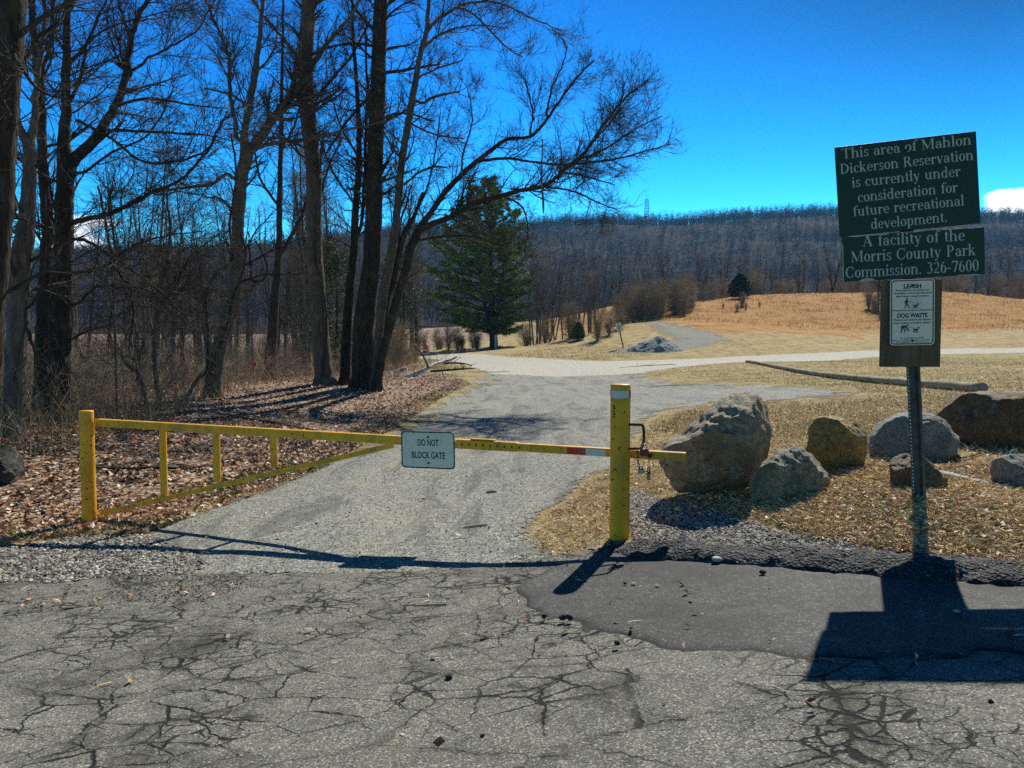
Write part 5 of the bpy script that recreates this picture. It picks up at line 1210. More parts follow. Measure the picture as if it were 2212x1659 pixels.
# prototypes for the woods behind; copies share their meshes
def bare_proto(nm, H, r0, seed, m_, tw, t0=.3, spread=.24, l1=3.0, stems=1, dens=1.0, up=.12):
    rg = np.random.default_rng(seed); Ps, Rs = [], []
    ang = rg.uniform(0, 2 * pi, stems)
    d = np.column_stack([np.cos(ang) * .18, np.sin(ang) * .18, np.ones(stems)]) if stems > 1 else np.array([[rg.normal() * .05, rg.normal() * .05, 1]])
    Pn, Rn = grow(np.zeros((stems, 3)) - [0, 0, .4], d, np.full(stems, H) * rg.uniform(.75, 1, stems), np.full(stems, r0), 14, .045, .03, rg, .12)
    T1 = spawn(Pn, Rn, l1, t0, .5, 1.1, H * spread * .4, H * spread, .42, rg, up, 8, .12, .010)
    T2 = spawn(T1[0], T1[1], 4.0 * dens, .12, .4, .95, .5, H * spread * .42, .55, rg, .06, 6, .14, .008)
    T3 = spawn(T2[0], T2[1], 4.4 * dens, .1, .35, .9, .25, .95, .6, rg, .04, 4, .15, .007)
    a = MB(); a.add(*(lambda V, f: (V, [f]))(*tubes(Pn, Rn, 9))); a.add(*(lambda V, f: (V, [f]))(*tubes(T1[0], T1[1], 5)))
    b = MB(); [b.add(*(lambda V, f: (V, [f]))(*tubes(T[0], T[1], 3))) for T in (T2, T3)]
    return (mesh_data(nm + "_trunk", np.vstack(a.V), a.F, m_, True), mesh_data(nm + "_crown", np.vstack(b.V), b.F, tw), H)
WOOD = [bare_proto("forest_tree", 16, .17, s, BARKD if s % 2 else BARKG, TWIGF, .28 + .05 * (s % 3), .22 + .03 * (s % 2)) for s in range(5)]
THIN = [bare_proto("pole_tree", 13, .09, 20 + s, BARKG, TWIGF, .3, .17, 2.6, 1 + (s > 1) * 3) for s in range(4)]
BROAD = [bare_proto("spreading_tree", 12, .20, 40 + s, BARKD, TWIGF, .15, .36, 2.4, 1 + s % 2, 1.0, .2) for s in range(3)]
BUSH = [bare_proto("shrub", 3.2, .035, 60 + s, TWIGB, TWIGB, .05, .42, 3.5, 16, 1.4, .1) for s in range(3)]
def place(proto, nm, x, y, s, rz, label, cat, group, zoff=0):
    tr, cr, H = proto; z = hz(x, y) + zoff if y < 225 else hill_h(np.array([x]), np.array([float(y)]))[0]
    r = thing(nm, (x, y, z), label, cat, group); r.scale = (s, s, s); r.rotation_euler = (0, 0, rz)
    for n_, me in (("trunk", tr), ("crown", cr)):
        o = bpy.data.objects.new(n_, me); col.objects.link(o); o.parent = r
    return r
rg = np.random.default_rng(77)
def scatter_u(n, u0, u1, D0, D1, avoid=None):
    out = []
    for _ in range(n):
        u = rg.uniform(u0, u1); D = D0 + (D1 - D0) * rg.random() ** .8
        x = (u - CX) / F * D; out.append((x, D))
    return out
for x, y in scatter_u(46, 270, 760, 32, 60) + scatter_u(34, 60, 900, 55, 115):
    u = CX + F * x / y
    k = rg.integers(0, 5); Hw = (735 - rg.uniform(270, 470)) / F * y if y > 50 else (735 - rg.uniform(230, 480)) / F * y
    place(WOOD[k], "forest_tree", x, y, np.clip(Hw, 5, 20) / 14, rg.uniform(0, 6.28), "bare dark tree in the woods beyond the leaf bank", "tree", "bare trees of the woods behind the leaf bank")
for x, y in scatter_u(20, 140, 900, 28, 75):
    place(THIN[rg.integers(0, 4)], "pole_tree", x, y, rg.uniform(.45, .85), rg.uniform(0, 6.28), "thin pole-like bare tree in the woods beyond the leaf bank", "tree", "thin pole trees of the woods behind the leaf bank")
# tall thin cluster beside the pine
for x, y in scatter_u(26, 1145, 1300, 74, 92):
    u = CX + F * x / y; top = 470 + (u - 1145) * .55 + rg.uniform(0, 70)
    place(THIN[rg.integers(0, 4)], "pole_tree", x, y, np.clip((740 - top) / F * y / 13, .4, 1.05), rg.uniform(0, 6.28), "slim bare tree in the grove next to the pine", "tree", "slim bare trees of the grove next to the pine")
for x, y, s in ((7.6, 68, .95), (5.6, 73, 1.15), (9.0, 71, .8), (3.2, 74, .9), (1.5, 82, 1.0), (10.5, 74, .7)):
    place(BUSH[rg.integers(0, 3)], "shrub", x, y, s, rg.uniform(0, 6), "grey leafless shrub at the foot of the slim grove", "shrub", "grey shrubs at the foot of the slim grove")
# trees and shrubs along the foot of the hill
for u, D, s in ((1352, 120, .95), (1368, 124, 1.0), (1392, 122, 1.05), (1405, 126, .9), (1335, 118, .85)):
    place(WOOD[rg.integers(0, 5)], "forest_tree", (u - CX) / F * D, D, s * .85, rg.uniform(0, 6.28), "dark bare tree in the tight group above the shrubs at the field corner", "tree", "tight group of bare trees above the field corner")
for u in np.arange(1430, 2420, 30):
    D = rg.uniform(135, 175); u = u + rg.uniform(-12, 12)
    place(BROAD[rg.integers(0, 3)], "spreading_tree", (u - CX) / F * D, D, rg.uniform(.6, .95), rg.uniform(0, 6.28), "round topped bare tree behind the crest of the orange field", "tree", "round topped bare trees behind the field crest")
for u in np.arange(1300, 2420, 26):
    D = rg.uniform(170, 215); u = u + rg.uniform(-12, 12)
    place(WOOD[rg.integers(0, 5)], "forest_tree", (u - CX) / F * D, D, rg.uniform(.75, 1.1), rg.uniform(0, 6.28), "slender bare tree at the foot of the wooded hill", "tree", "slender bare trees at the foot of the wooded hill")
for k, (u, D, s, lab) in enumerate(((1722, 118, .85, "wide bare tree on the field crest beyond the little juniper"), (1795, 120, .95, "bushy many stemmed bare tree on the field crest nearer the park sign"), (1893, 92, .95, "dark bare tree whose trunk shows beside the plywood panel"))):
    place(BROAD[k], "spreading_tree", (u - CX) / F * D, D, s * .8, k * 2.1, lab, "tree", None)
for u0, u1, D0, D1, n, sc_, lab, grp in ((1330, 1490, 84, 100, 34, 1.15, "dense grey brown shrub at the corner of the orange field", "dense shrubs at the corner of the orange field"),
                                   (1500, 2400, 128, 150, 46, 1.5, "leafless shrub in the hedge behind the field crest", "shrubs in the hedge behind the field crest"),
                                   (1870, 1905, 88, 93, 5, .8, "low shrub around the dark tree beside the plywood panel", "low shrubs around the tree beside the plywood panel"),
                                   (1545, 1640, 88, 93, 6, .42, "knee high grey shrub on the slope below the juniper", "knee high shrubs below the juniper"),
                                   (880, 1040, 88, 97, 12, .8, "dark tangled shrub under the pine boughs", "tangled shrubs under the pine boughs"),
                                   (560, 900, 40, 75, 26, .9, "leafless shrub in the woods edge behind the clump", "shrubs of the woods edge behind the clump")):
    for x, y in scatter_u(n, u0, u1, D0, D1):
        place(BUSH[rg.integers(0, 3)], "shrub", x, y, sc_ * rg.uniform(.45, 1.25), rg.uniform(0, 6.28), lab, "shrub", grp)

# ---- needle foliage
NEED = m_attr("evergreen_needles", .6, .3)
def needle_tufts(c, d, n_per, ln, wd, rg, colr, spread=.9):
    """sprays of thin needles at points c pointing roughly along d"""
    N = len(c); cc = np.repeat(c, n_per, 0); dd = np.repeat(d, n_per, 0); m = len(cc)
    q = nrm(nrm(dd) + rg.normal(size=(m, 3)) * spread); side = nrm(np.cross(q, rg.normal(size=(m, 3))))
    L = ln * rg.uniform(.6, 1.3, m)[:, None]; V = np.stack([cc - side * wd, cc + side * wd, cc + q * L], 1).reshape(-1, 3)
    f = np.arange(m * 3).reshape(-1, 3); cl = np.repeat(np.repeat(colr, n_per, 0) * rg.uniform(.7, 1.3, (m, 1)), 3, 0); return V, f, cl
def pine():
    rg = np.random.default_rng(5); D = 90; bp = base(1067, D); k = D / F
    root = thing("pine_tree", bp, "large dark green white pine with a forked trunk across the junction", "tree")
    mb = MB(); t = np.linspace(0, 1, 20)
    stems = [np.column_stack([bp[0] + (-.6 * t) , D + 0 * t, bp[2] - .3 + 19.2 * t]), 
             np.column_stack([bp[0] - 3.2 * t ** .8 + 1.2 * t ** 2, D + .8 * t, bp[2] + 1.6 + 13.5 * t]), np.column_stack([bp[0] + 1.9 * t ** .8, D - .6 * t, bp[2] + 2.2 + 13 * t])]
    for s, r in zip(stems, (.52, .30, .24)): mb.tube(s + rg.normal(size=s.shape) * .05, r * (1 - .93 * t ** .9), 12)
    # outline of the crown: height -> half width each side
    zz = np.array([2.6, 3.8, 6, 8.2, 10.5, 12.5, 14.5, 16.4, 18.3, 19.8]); wl = np.array([8.5, 10.4, 10.0, 9.2, 7.6, 5.9, 4.2, 2.6, 1.2, .1]); wr = np.array([3.8, 5.4, 5.0, 4.7, 4.4, 3.7, 3.2, 2.3, 1.1, .1])
    Ss, Ds, Ls = [], [], []
    for _ in range(250):
        z = 1.5 + 17.9 * rg.random() ** .95; a = rg.uniform(0, 2 * pi); c = cos(a)
        wmax = np.interp(z, zz, wr if c > 0 else wl); wy = np.interp(z, zz, wr) * 1.05
        L = np.hypot(c * wmax, sin(a) * wy) * rg.uniform(.5, 1.12); st_ = stems[rg.choice(3, p=[.6, .22, .18])]
        i = np.argmin(np.abs(st_[:, 2] - bp[2] - z)); Ss.append([st_[i, 0], st_[i, 1], bp[2] + z]); Ds.append([c, sin(a), .12 + .035 * z]); Ls.append(max(.8, L))
    Pn, Rn = grow(V3(Ss), V3(Ds), V3(Ls), np.clip(V3(Ls) * .016, .02, .12), 9, .06, .012, rg, .2)
    V, f = tubes(Pn, Rn, 5); mb.add(V, [f]); mb.obj("trunk", BARKD, root, smooth=True)
    T2 = spawn(Pn, Rn, 3.6, .25, .5, 1.1, .4, 1.6, .5, rg, .02, 5, .12, .012); T2[0][:, :, 2] = T2[0][:, :1, 2] + (T2[0][:, :, 2] - T2[0][:, :1, 2]) * .35
    V, f = tubes(T2[0], T2[1], 3); MB().add(V, [f]).obj("branchlet", BARKD, root)
    pts = np.vstack([Pn[:, 4:].reshape(-1, 3), T2[0][:, 1:].reshape(-1, 3)]); dr = np.vstack([np.gradient(Pn, axis=1)[:, 4:].reshape(-1, 3), np.gradient(T2[0], axis=1)[:, 1:].reshape(-1, 3)])
    shade = rg.uniform(0, 1, len(pts))[:, None]; cl = (1 - shade) * np.array([.045, .085, .018]) + shade * np.array([.23, .31, .045])
    yl = fbm3(pts / 3.5, 3, 3) > .52; cl[yl] = cl[yl] * [1.5, 1.35, 1.0]
    V, f, c_ = needle_tufts(pts, nrm(dr) + [0, 0, .3], 13, .42, .034, rg, cl); mesh_obj("crown", V, [f], NEED, root, colr=c_)
pine()
def small_conifer(u, D, H, Wd, label, colr, nm="juniper"):
    rg = np.random.default_rng(int(u)); b = base(u, D); root = thing(nm, b, label, "tree"); t = np.linspace(0, 1, 8)
    MB().tube(np.column_stack([b[0] + 0 * t, D + 0 * t, b[2] - .2 + H * .95 * t]), .09 * (1 - .9 * t), 8).obj("trunk", BARKD, root, smooth=True)
    n = 1500; z = rg.random(n); a = rg.uniform(0, 2 * pi, n); r = Wd / 2 * np.interp(z, [0, .2, .5, .8, 1], [.7, 1, .85, .5, .08]) * rg.random(n) ** .45 * (1 + .25 * (vnoise(a * 2, z * 6, 3) - .4))
    c = np.column_stack([b[0] + r * np.cos(a), D + r * np.sin(a), b[2] + .15 + z * H]); d = np.column_stack([np.cos(a), np.sin(a), np.full(n, .9)])
    V, f, cl = needle_tufts(c, d, 9, .26, .03, rg, np.array(colr)[None] * rg.uniform(.5, 1.5, (n, 1)), .7); mesh_obj("crown", V, [f], NEED, root, colr=cl)
small_conifer(1594, 101, 2.9, 3.1, "small round dark juniper alone on the field crest", (.035, .05, .018))
small_conifer(1248, 70, 1.3, 1.1, "little bright green evergreen seedling at the foot of the slim grove", (.10, .16, .03), "evergreen_seedling")
# loose evergreens inside the woods
def loose_pine(u, D, H, Wd, label, seed):
    rg = np.random.default_rng(seed); b = base(u, D); root = thing("young_pine", b, label, "tree"); t = np.linspace(0, 1, 12); mb = MB()
    mb.tube(np.column_stack([b[0] + .2 * np.sin(t * 3), D + 0 * t, b[2] - .2 + H * t]), .12 * (1 - .93 * t), 8)
    n = 90; z = rg.uniform(.12, .98, n); a = rg.uniform(0, 2 * pi, n); L = Wd / 2 * (1.05 - z) ** .7 * rg.uniform(.5, 1, n) + .2
    Pn, Rn = grow(np.column_stack([np.full(n, b[0]), np.full(n, D), b[2] + z * H]), np.column_stack([np.cos(a), np.sin(a), np.full(n, .25)]), L, L * .012 + .006, 6, .08, .02, rg, .3)
    V, f = tubes(Pn, Rn, 4); mb.add(V, [f]); mb.obj("trunk", BARKD, root, smooth=True)
    pts = Pn[:, 2:].reshape(-1, 3); pts = np.repeat(pts, 3, 0) + rg.normal(size=(len(pts) * 3, 3)) * .14
    V, f, cl = needle_tufts(pts, np.tile([[0, 0, .4]], (len(pts), 1)) + rg.normal(size=(len(pts), 3)) * .5, 8, .2, .016, rg, np.array([[.045, .075, .022]]) * rg.uniform(.5, 1.7, (len(pts), 1))); mesh_obj("crown", V, [f], NEED, root, colr=cl)
loose_pine(722, 38, 6.5, 4.2, "feathery young pine between the tall straight trunk and the clump", 3)
loose_pine(655, 48, 6.0, 4.5, "feathery young pine half hidden behind the tall straight trunk", 4)
loose_pine(868, 62, 8.5, 5.5, "feathery young pine showing just past the clump towards the big pine", 6)

# ---- wooded hillside read as one mass
def hill_forest():
    rg = np.random.default_rng(9); n = 29000; Vs, Fs, Cs = [], [], []
    y = 235 + (790 - 235) * rg.random(n) ** .85; y[:12000] = rg.uniform(620, 775, 12000); u = rg.uniform(-500, 3250, n); x = (u - CX) / F * y; z = hill_h(x, y)
    H = np.where(y > 690, rg.uniform(8, 10.5, n), rg.uniform(6, 13, n)); s = nrm(np.column_stack([rg.normal(size=n), rg.normal(size=n), np.zeros(n)]))
    base_c = np.array([.034, .027, .021]) * rg.uniform(.55, 1.45, (n, 1)); rd = rg.random(n) < .14; base_c[rd] = base_c[rd] * [2.6, 1.9, 1.3]
    b = np.column_stack([x, y, z - .5]); w_ = rg.uniform(.06, .15, n)[:, None]; top = b + np.column_stack([rg.normal(size=n) * .6, rg.normal(size=n) * .6, H])
    V = np.stack([b - [1, 0, 0] * w_, b + [1, 0, 0] * w_, top, b - [0, 1, 0] * w_, b + [0, 1, 0] * w_, top], 1).reshape(-1, 3); Vs.append(V); Fs.append(np.arange(len(V)).reshape(-1, 3)); Cs.append(np.repeat(base_c * 1.25, 6, 0)); off = len(V)
    m = 34; bi = np.repeat(np.arange(n), m); t = rg.uniform(.25, 1.0, n * m); a = rg.uniform(0, 2 * pi, n * m); L = H[bi] * (.16 + .22 * (1 - t)) * rg.uniform(.5, 1.1, n * m)
    p = b[bi] * (1 - t[:, None]) + top[bi] * t[:, None]; d = nrm(np.column_stack([np.cos(a), np.sin(a), rg.uniform(-.1, 1.0, n * m)])); sd_ = nrm(np.cross(d, rg.normal(size=(n * m, 3))))
    ww = rg.uniform(.07, .24, n * m)[:, None]; V = np.stack([p - sd_ * ww * .5, p + d * L[:, None] * .6 + sd_ * ww, p + d * L[:, None]], 1).reshape(-1, 3)
    Vs.append(V); Fs.append(np.arange(len(V)).reshape(-1, 3) + off); Cs.append(np.repeat(base_c[bi] * rg.uniform(.7, 1.3, (n * m, 1)), 3, 0))
    tag(mesh_obj("forest", np.vstack(Vs), [np.vstack(Fs)], m_attr("winter_forest", .9, .1), colr=np.vstack(Cs)), "leafless forest covering the whole hill", kind="stuff")
hill_forest()

# ---- undergrowth of arching stems in the thicket
def sample_poly(poly, n, rg, dens=None):
    poly = V3(poly); lo, hi = poly.min(0), poly.max(0); out = []
    while sum(map(len, out)) < n:
        q = lo + (hi - lo) * rg.random((n * 2, 2)); q = q[sdist(poly, q[:, 0], q[:, 1]) > 0]
        if dens is not None: q = q[rg.random(len(q)) < dens(q[:, 0], q[:, 1])]
        out.append(q)
    return np.vstack(out)[:n]
def near_bias(D0): return lambda x, y: np.clip((D0 / np.maximum(np.hypot(x, y), D0)) ** 1.7, 0, 1)
def undergrowth(nm, q, h0_, h1_, K, label, m_, rg, lean=.7, kids=2.2, r0=.008, kind="stuff"):
    n = len(q); S = np.column_stack([q, h(q[:, 0], q[:, 1]) - .03]); a = rg.uniform(0, 2 * pi, n); ln = rg.uniform(.1, lean, n)
    Pn, Rn = grow(S, np.column_stack([np.cos(a) * ln, np.sin(a) * ln, np.ones(n)]), rg.uniform(h0_, h1_, n), rg.uniform(.5, 1.2, n) * r0, K, .2, -.10, rg, .3)
    T = spawn(Pn, Rn, kids, .2, .4, 1.1, .2, .8, .6, rg, .0, 4, .2, .003)
    mb = MB(); V, f = tubes(Pn, Rn, 3); mb.add(V, [f]); V, f = tubes(T[0], T[1], 3); mb.add(V, [f])
    return tag(mb.obj(nm, m_), label, kind=kind)
rgb = np.random.default_rng(31)
undergrowth("distant_undergrowth", sample_poly([(-9, 48), (-11, 70), (-13, 98), (-80, 120), (-75, 48)], 4200, rgb), 1.6, 4.6, 6, "grey brush filling the far side of the woods", TWIGB, rgb, .5, 2.2, .014)
TH_NEAR = [ug(u, v) for u, v in ((-500, 1000), (-60, 1030), (90, 990), (210, 965), (330, 930), (430, 880), (560, 832), (700, 822), (860, 812), (900, 795), (860, 775), (500, 760), (0, 760), (-600, 800))]
undergrowth("undergrowth", sample_poly(TH_NEAR, 9500, rgb, near_bias(13)), .5, 1.9, 6, "tangle of leafless arching brush under the trees", TWIGB, rgb, .9, 2.6, .006)
undergrowth("thicket_undergrowth", sample_poly(POLY['thicket'], 3600, rgb, near_bias(24)), 1.0, 2.8, 7, "taller leafless brush filling the woods behind", TWIGB, rgb, .5, 2.0, .010)

# ---- leaves, straw, grass, stones
LEAFC = np.array([(.20, .10, .05), (.36, .20, .11), (.52, .35, .22), (.64, .49, .35), (.36, .13, .06), (.12, .06, .035), (.76, .63, .50), (.46, .27, .14)])
STRAWC = np.array([(.66, .48, .21), (.78, .62, .34), (.56, .38, .16), (.44, .27, .12), (.85, .72, .50), (.64, .44, .28), (.36, .21, .11)])
GREENC = np.array([(.16, .19, .05), (.24, .25, .07), (.34, .31, .12), (.10, .15, .035)])
def leaves(q, size, pal, rg, tilt=.5, lift=.012):
    n = len(q); z = h(q[:, 0], q[:, 1]) + lift + rg.random(n) * .02; c = np.column_stack([q, z])
    nv = nrm(np.column_stack([rg.normal(size=n) * tilt, rg.normal(size=n) * tilt, np.ones(n)])); a = rg.normal(size=(n, 3)); a = nrm(a - nv * (a * nv).sum(1, keepdims=True)); b = np.cross(nv, a)
    s = size * rg.uniform(.5, 1.2, n)[:, None] / 2; fold = rg.uniform(-.1, .5, n)[:, None]; wd = rg.uniform(.35, .75, n)[:, None]
    V = np.stack([c - a * s, c + b * s * wd + nv * s * fold, c + a * s + nv * s * rg.uniform(-.2, .5, n)[:, None], c - b * s * wd + nv * s * fold], 1).reshape(-1, 3)
    i = np.arange(n)[:, None] * 4; f = np.vstack([i + [0, 1, 2], i + [0, 2, 3]]); cl = pal[rg.integers(0, len(pal), n)] * rg.uniform(.7, 1.25, (n, 1)); return V, f, np.repeat(cl, 4, 0)
def blades(q, l0, l1, wd, pal, rg, e0, e1, lift=.0):
    n = len(q); c = np.column_stack([q, h(q[:, 0], q[:, 1]) + lift]); a = rg.uniform(0, 2 * pi, n); e = rg.uniform(e0, e1, n); L = rg.uniform(l0, l1, n)[:, None]
    d = np.column_stack([np.cos(a) * np.cos(e), np.sin(a) * np.cos(e), np.sin(e)]); sd_ = nrm(np.cross(d, rg.normal(size=(n, 3)))) * wd * rg.uniform(.6, 1.3, n)[:, None]
    mid = c + d * L * .55 + [0, 0, 1] * L * .03; tip = c + d * L; tip[:, 2] -= L[:, 0] * .08
    V = np.stack([c - sd_, c + sd_, mid + sd_ * .8, tip, mid - sd_ * .8], 1).reshape(-1, 3); i = np.arange(n)[:, None] * 5
    f = np.vstack([i + [0, 1, 2], i + [0, 2, 4], i + [2, 3, 4]]); cl = pal[rg.integers(0, len(pal), n)] * rg.uniform(.7, 1.25, (n, 1)); return V, f, np.repeat(cl, 5, 0)
def merge(nm, parts, label, m_=VCOL, kind="stuff"):
    Vs, Fs, Cs, o = [], [], [], 0
    for V, f, c in parts: Vs.append(V); Fs.append(f + o); Cs.append(c); o += len(V)
    return tag(mesh_obj(nm, np.vstack(Vs), [np.vstack(Fs)], m_, colr=np.vstack(Cs)), label, kind=kind)
r = np.random.default_rng(55)
LEAFP = POLY['leaf']
LB = gpoly((150, 1158), (300, 1160), (440, 1112), (580, 1064), (710, 1008), (845, 930), (945, 866), (1020, 830), (1000, 822), (930, 850), (800, 910), (650, 985), (400, 1060), (100, 1120), (-300, 1180), (-300, 1215), (0, 1180))
q1 = sample_poly(LEAFP, 60000, r, near_bias(11)); q1 = q1[fbm(q1[:, 0] * 2.2, q1[:, 1] * 2.2, 44, 3) + .25 * r.random(len(q1)) > .45]; q1 = np.vstack([q1, sample_poly(LB, 5000, r, near_bias(8))]); DRV = sdist(POLY['drive'], q1[:, 0], q1[:, 1]); q1 = q1[DRV < .25 * r.random(len(q1)) ** 2]
merge("fallen_leaves", [leaves(q1, .085, LEAFC, r, .55)], "brown and pinkish fallen leaves covering the bank under the trees")
VERGE = gpoly((1190, 1210), (1150, 1165), (1190, 1110), (1270, 1045), (1350, 1000), (1385, 945), (1410, 905), (1480, 885), (1570, 872), (1860, 860), (2300, 860), (2600, 1000), (2600, 1260), (2212, 1236), (1950, 1200), (1700, 1190), (1440, 1178), (1330, 1170))
VN = gpoly((1600, 1100), (1700, 1060), (1900, 1010), (2250, 1000), (2600, 1040), (2500, 1250), (2212, 1236), (1950, 1198), (1760, 1165))
gr_mask = lambda q: sdist(POLY['gravel_r'], q[:, 0], q[:, 1])
q2 = sample_poly(VERGE, 60000, r, near_bias(6)); q2 = q2[gr_mask(q2) < .05 * r.random(len(q2))]
q3 = sample_poly(VN, 26000, r); q3 = q3[gr_mask(q3) < .0]
merge("dry_leaves", [leaves(q3[:9000], .045, np.vstack([STRAWC, STRAWC[:5], LEAFC[2:4]]) * 1.1, r, .6), leaves(q2[:6000], .04, np.vstack([STRAWC, LEAFC[2:4]]), r, .5)], "dry tan leaves among the boulders")
gn = lambda q: fbm(q[:, 0] * 1.3, q[:, 1] * 1.3, 12, 3)
g2 = gn(q2) > .50
merge("dead_grass", [blades(q2[~g2], .03, .10, .0022, STRAWC, r, -.05, .7), blades(q2[g2], .03, .07, .0022, np.vstack([GREENC, STRAWC[:2]]), r, .3, 1.3), blades(q3, .03, .12, .0028, STRAWC, r, -.1, .5, .012), blades(sample_poly(VN, 26000, r), .03, .10, .0028, np.vstack([STRAWC, STRAWC[:4], GREENC[1:3]]), r, -.1, .6, .014)], "straw coloured dead grass on the verge and among the boulders")
LAWN = gpoly((1480, 890), (1850, 870), (1880, 858), (1850, 840), (1640, 826), (1400, 812), (1500, 790), (1600, 784), (1900, 771), (2212, 763), (2900, 760), (2900, 1000), (2250, 1000), (1400, 930))
q4 = sample_poly(LAWN, 60000, r, near_bias(9)); g4 = fbm(q4[:, 0] * .6, q4[:, 1] * .6, 14, 3) > .49
merge("lawn_grass", [blades(q4[~g4], .04, .12, .005, STRAWC[:5], r, .1, 1.1), blades(q4[g4], .04, .10, .005, np.vstack([GREENC, STRAWC[:3]]), r, .3, 1.3)], "short yellowed lawn grass around the long log")
q5 = sample_poly(LB, 34000, r, near_bias(8)); g5 = fbm(q5[:, 0] * 1.5, q5[:, 1] * 1.5, 15, 3) > .52
merge("bank_grass", [blades(q5[~g5], .03, .11, .003, STRAWC, r, 0, .8), blades(q5[g5], .03, .09, .003, GREENC, r, .4, 1.3)], "thin dead grass with green tufts along the drive edge")
# scattered bits on the driveway apron near the posts
FLD = POLY['field']; q6 = sample_poly([ (8, 78), (30, 76), (75, 76), (100, 100), (95, 118), (30, 118), (18, 95)], 30000, r)
FC = np.array([(.42, .20, .06), (.50, .28, .10), (.32, .14, .045), (.52, .36, .16), (.24, .12, .045)])
kk = fbm(q6[:, 0] * .35, q6[:, 1] * .35, 19, 3) > .44
merge("field_grass", [blades(q6[kk], .15, .5, .012, FC, r, .8, 1.5), blades(q6[~kk], .08, .2, .012, FC, r, .6, 1.4)], "tall orange broom grass on the sloping field")
tf = sample_poly([(-14, 44), (-3, 40), (-1, 47), (6, 52), (12, 60), (4, 66), (-2, 60), (-8, 70), (-14, 66)], 9000, r); tf = tf[sdist(POLY['track'], tf[:, 0], tf[:, 1]) < -.5]
WB = sample_poly(TH_NEAR, 16000, r, near_bias(14))
merge("weed_stalks_undergrowth", [blades(tf, .06, .2, .012, np.vstack([STRAWC, GREENC[:2]]), r, .6, 1.4), blades(WB, .2, .8, .004, STRAWC * [.8, .75, .7], r, .7, 1.5)], "dry weed stalks beside the track and in the brush", kind="stuff")
def stones_mesh(q, s0, s1, pal, rg, sink=.3):
    n = len(q); o = np.array([[1, 0, 0], [-1, 0, 0], [0, 1, 0], [0, -1, 0], [0, 0, .8], [0, 0, -.6], [.6, .6, .35], [-.6, .55, .4], [.55, -.6, .4], [-.6, -.6, .35]])
    F_ = np.array([[0, 6, 4], [6, 2, 4], [2, 7, 4], [7, 1, 4], [1, 9, 4], [9, 3, 4], [3, 8, 4], [8, 0, 4], [0, 5, 6], [6, 5, 2], [2, 5, 7], [7, 5, 1], [1, 5, 9], [9, 5, 3], [3, 5, 8], [8, 5, 0]])
    s = (s0 + (s1 - s0) * rg.random(n) ** 2.5)[:, None, None] / 2; a = rg.uniform(0, 2 * pi, n); R = np.zeros((n, 3, 3)); R[:, 0, 0] = np.cos(a); R[:, 0, 1] = -np.sin(a); R[:, 1, 0] = np.sin(a); R[:, 1, 1] = np.cos(a); R[:, 2, 2] = 1
    V = (o[None] + rg.normal(size=(n, 10, 3)) * .14) * np.stack([np.ones(n), rg.uniform(.6, 1, n), rg.uniform(.4, .8, n)], 1)[:, None] * s; V = np.einsum('nij,nkj->nki', R, V)
    c = np.column_stack([q, h(q[:, 0], q[:, 1]) + .012 + s[:, 0, 0] * (.5 - sink)]); V = (V + c[:, None]).reshape(-1, 3); f = (np.arange(n)[:, None, None] * 10 + F_[None]).reshape(-1, 3)
    cl = pal[rg.integers(0, len(pal), n)] * rg.uniform(.7, 1.3, (n, 1)); return V, f, np.repeat(cl, 10, 0)
GRC = np.array([(.25, .235, .20), (.34, .32, .27), (.16, .155, .135), (.50, .47, .40), (.30, .25, .18), (.11, .105, .095)])
q7 = sample_poly(POLY['gravel_r'], 9000, r); q8 = sample_poly(POLY['gravel_l'], 9000, r, near_bias(6)); q9 = sample_poly(POLY['drive'], 16000, r, near_bias(6))
merge("verge_gravel", [stones_mesh(q7, .012, .036, GRC, r)], "pale gravel strip behind the kerb"); merge("shoulder_gravel", [stones_mesh(q8, .014, .05, GRC, r)], "grey gravel along the drive mouth by the hinge post")
merge("drive_gravel", [stones_mesh(q9, .006, .022, GRC, r)], "loose grit scattered over the worn drive")
q10 = sample_poly(gpoly((1120, 1215), (1330, 1180), (1480, 1230), (1700, 1270), (1650, 1300), (1400, 1260)), 260, r)
q11 = sample_poly(gpoly((230, 1245), (520, 1240), (560, 1270), (400, 1310), (230, 1300)), 1500, r)
lq = np.vstack([sample_poly(gpoly((900, 1240), (1300, 1200), (1500, 1240), (1500, 1420), (1000, 1420), (700, 1260)), 22, r), sample_poly(POLY['drive'], 160, r, near_bias(6)), sample_poly(gpoly((0, 1265), (500, 1245), (520, 1300), (0, 1330)), 60, r), sample_poly(gpoly((0, 1300), (2212, 1300), (2212, 1640), (0, 1640)), 22, r)])
merge("scattered_leaves", [leaves(lq, .05, LEAFC, r, .5, .022), blades(lq + r.normal(size=lq.shape) * .06, .04, .12, .003, STRAWC, r, 0, .3, .022)], "a few leaves and straws blown onto the paving")
q12 = sample_poly(POLY['road'], 3000, r, near_bias(3)); q12 = q12[q12[:, 1] > 1]
merge("loose_grit_gravel", [stones_mesh(q10, .008, .03, GRC, r, .0), stones_mesh(q11, .006, .02, GRC * .5, r, .1), stones_mesh(q12, .004, .010, GRC * .8, r, .1)], "loose grit and crumbs on the old asphalt")

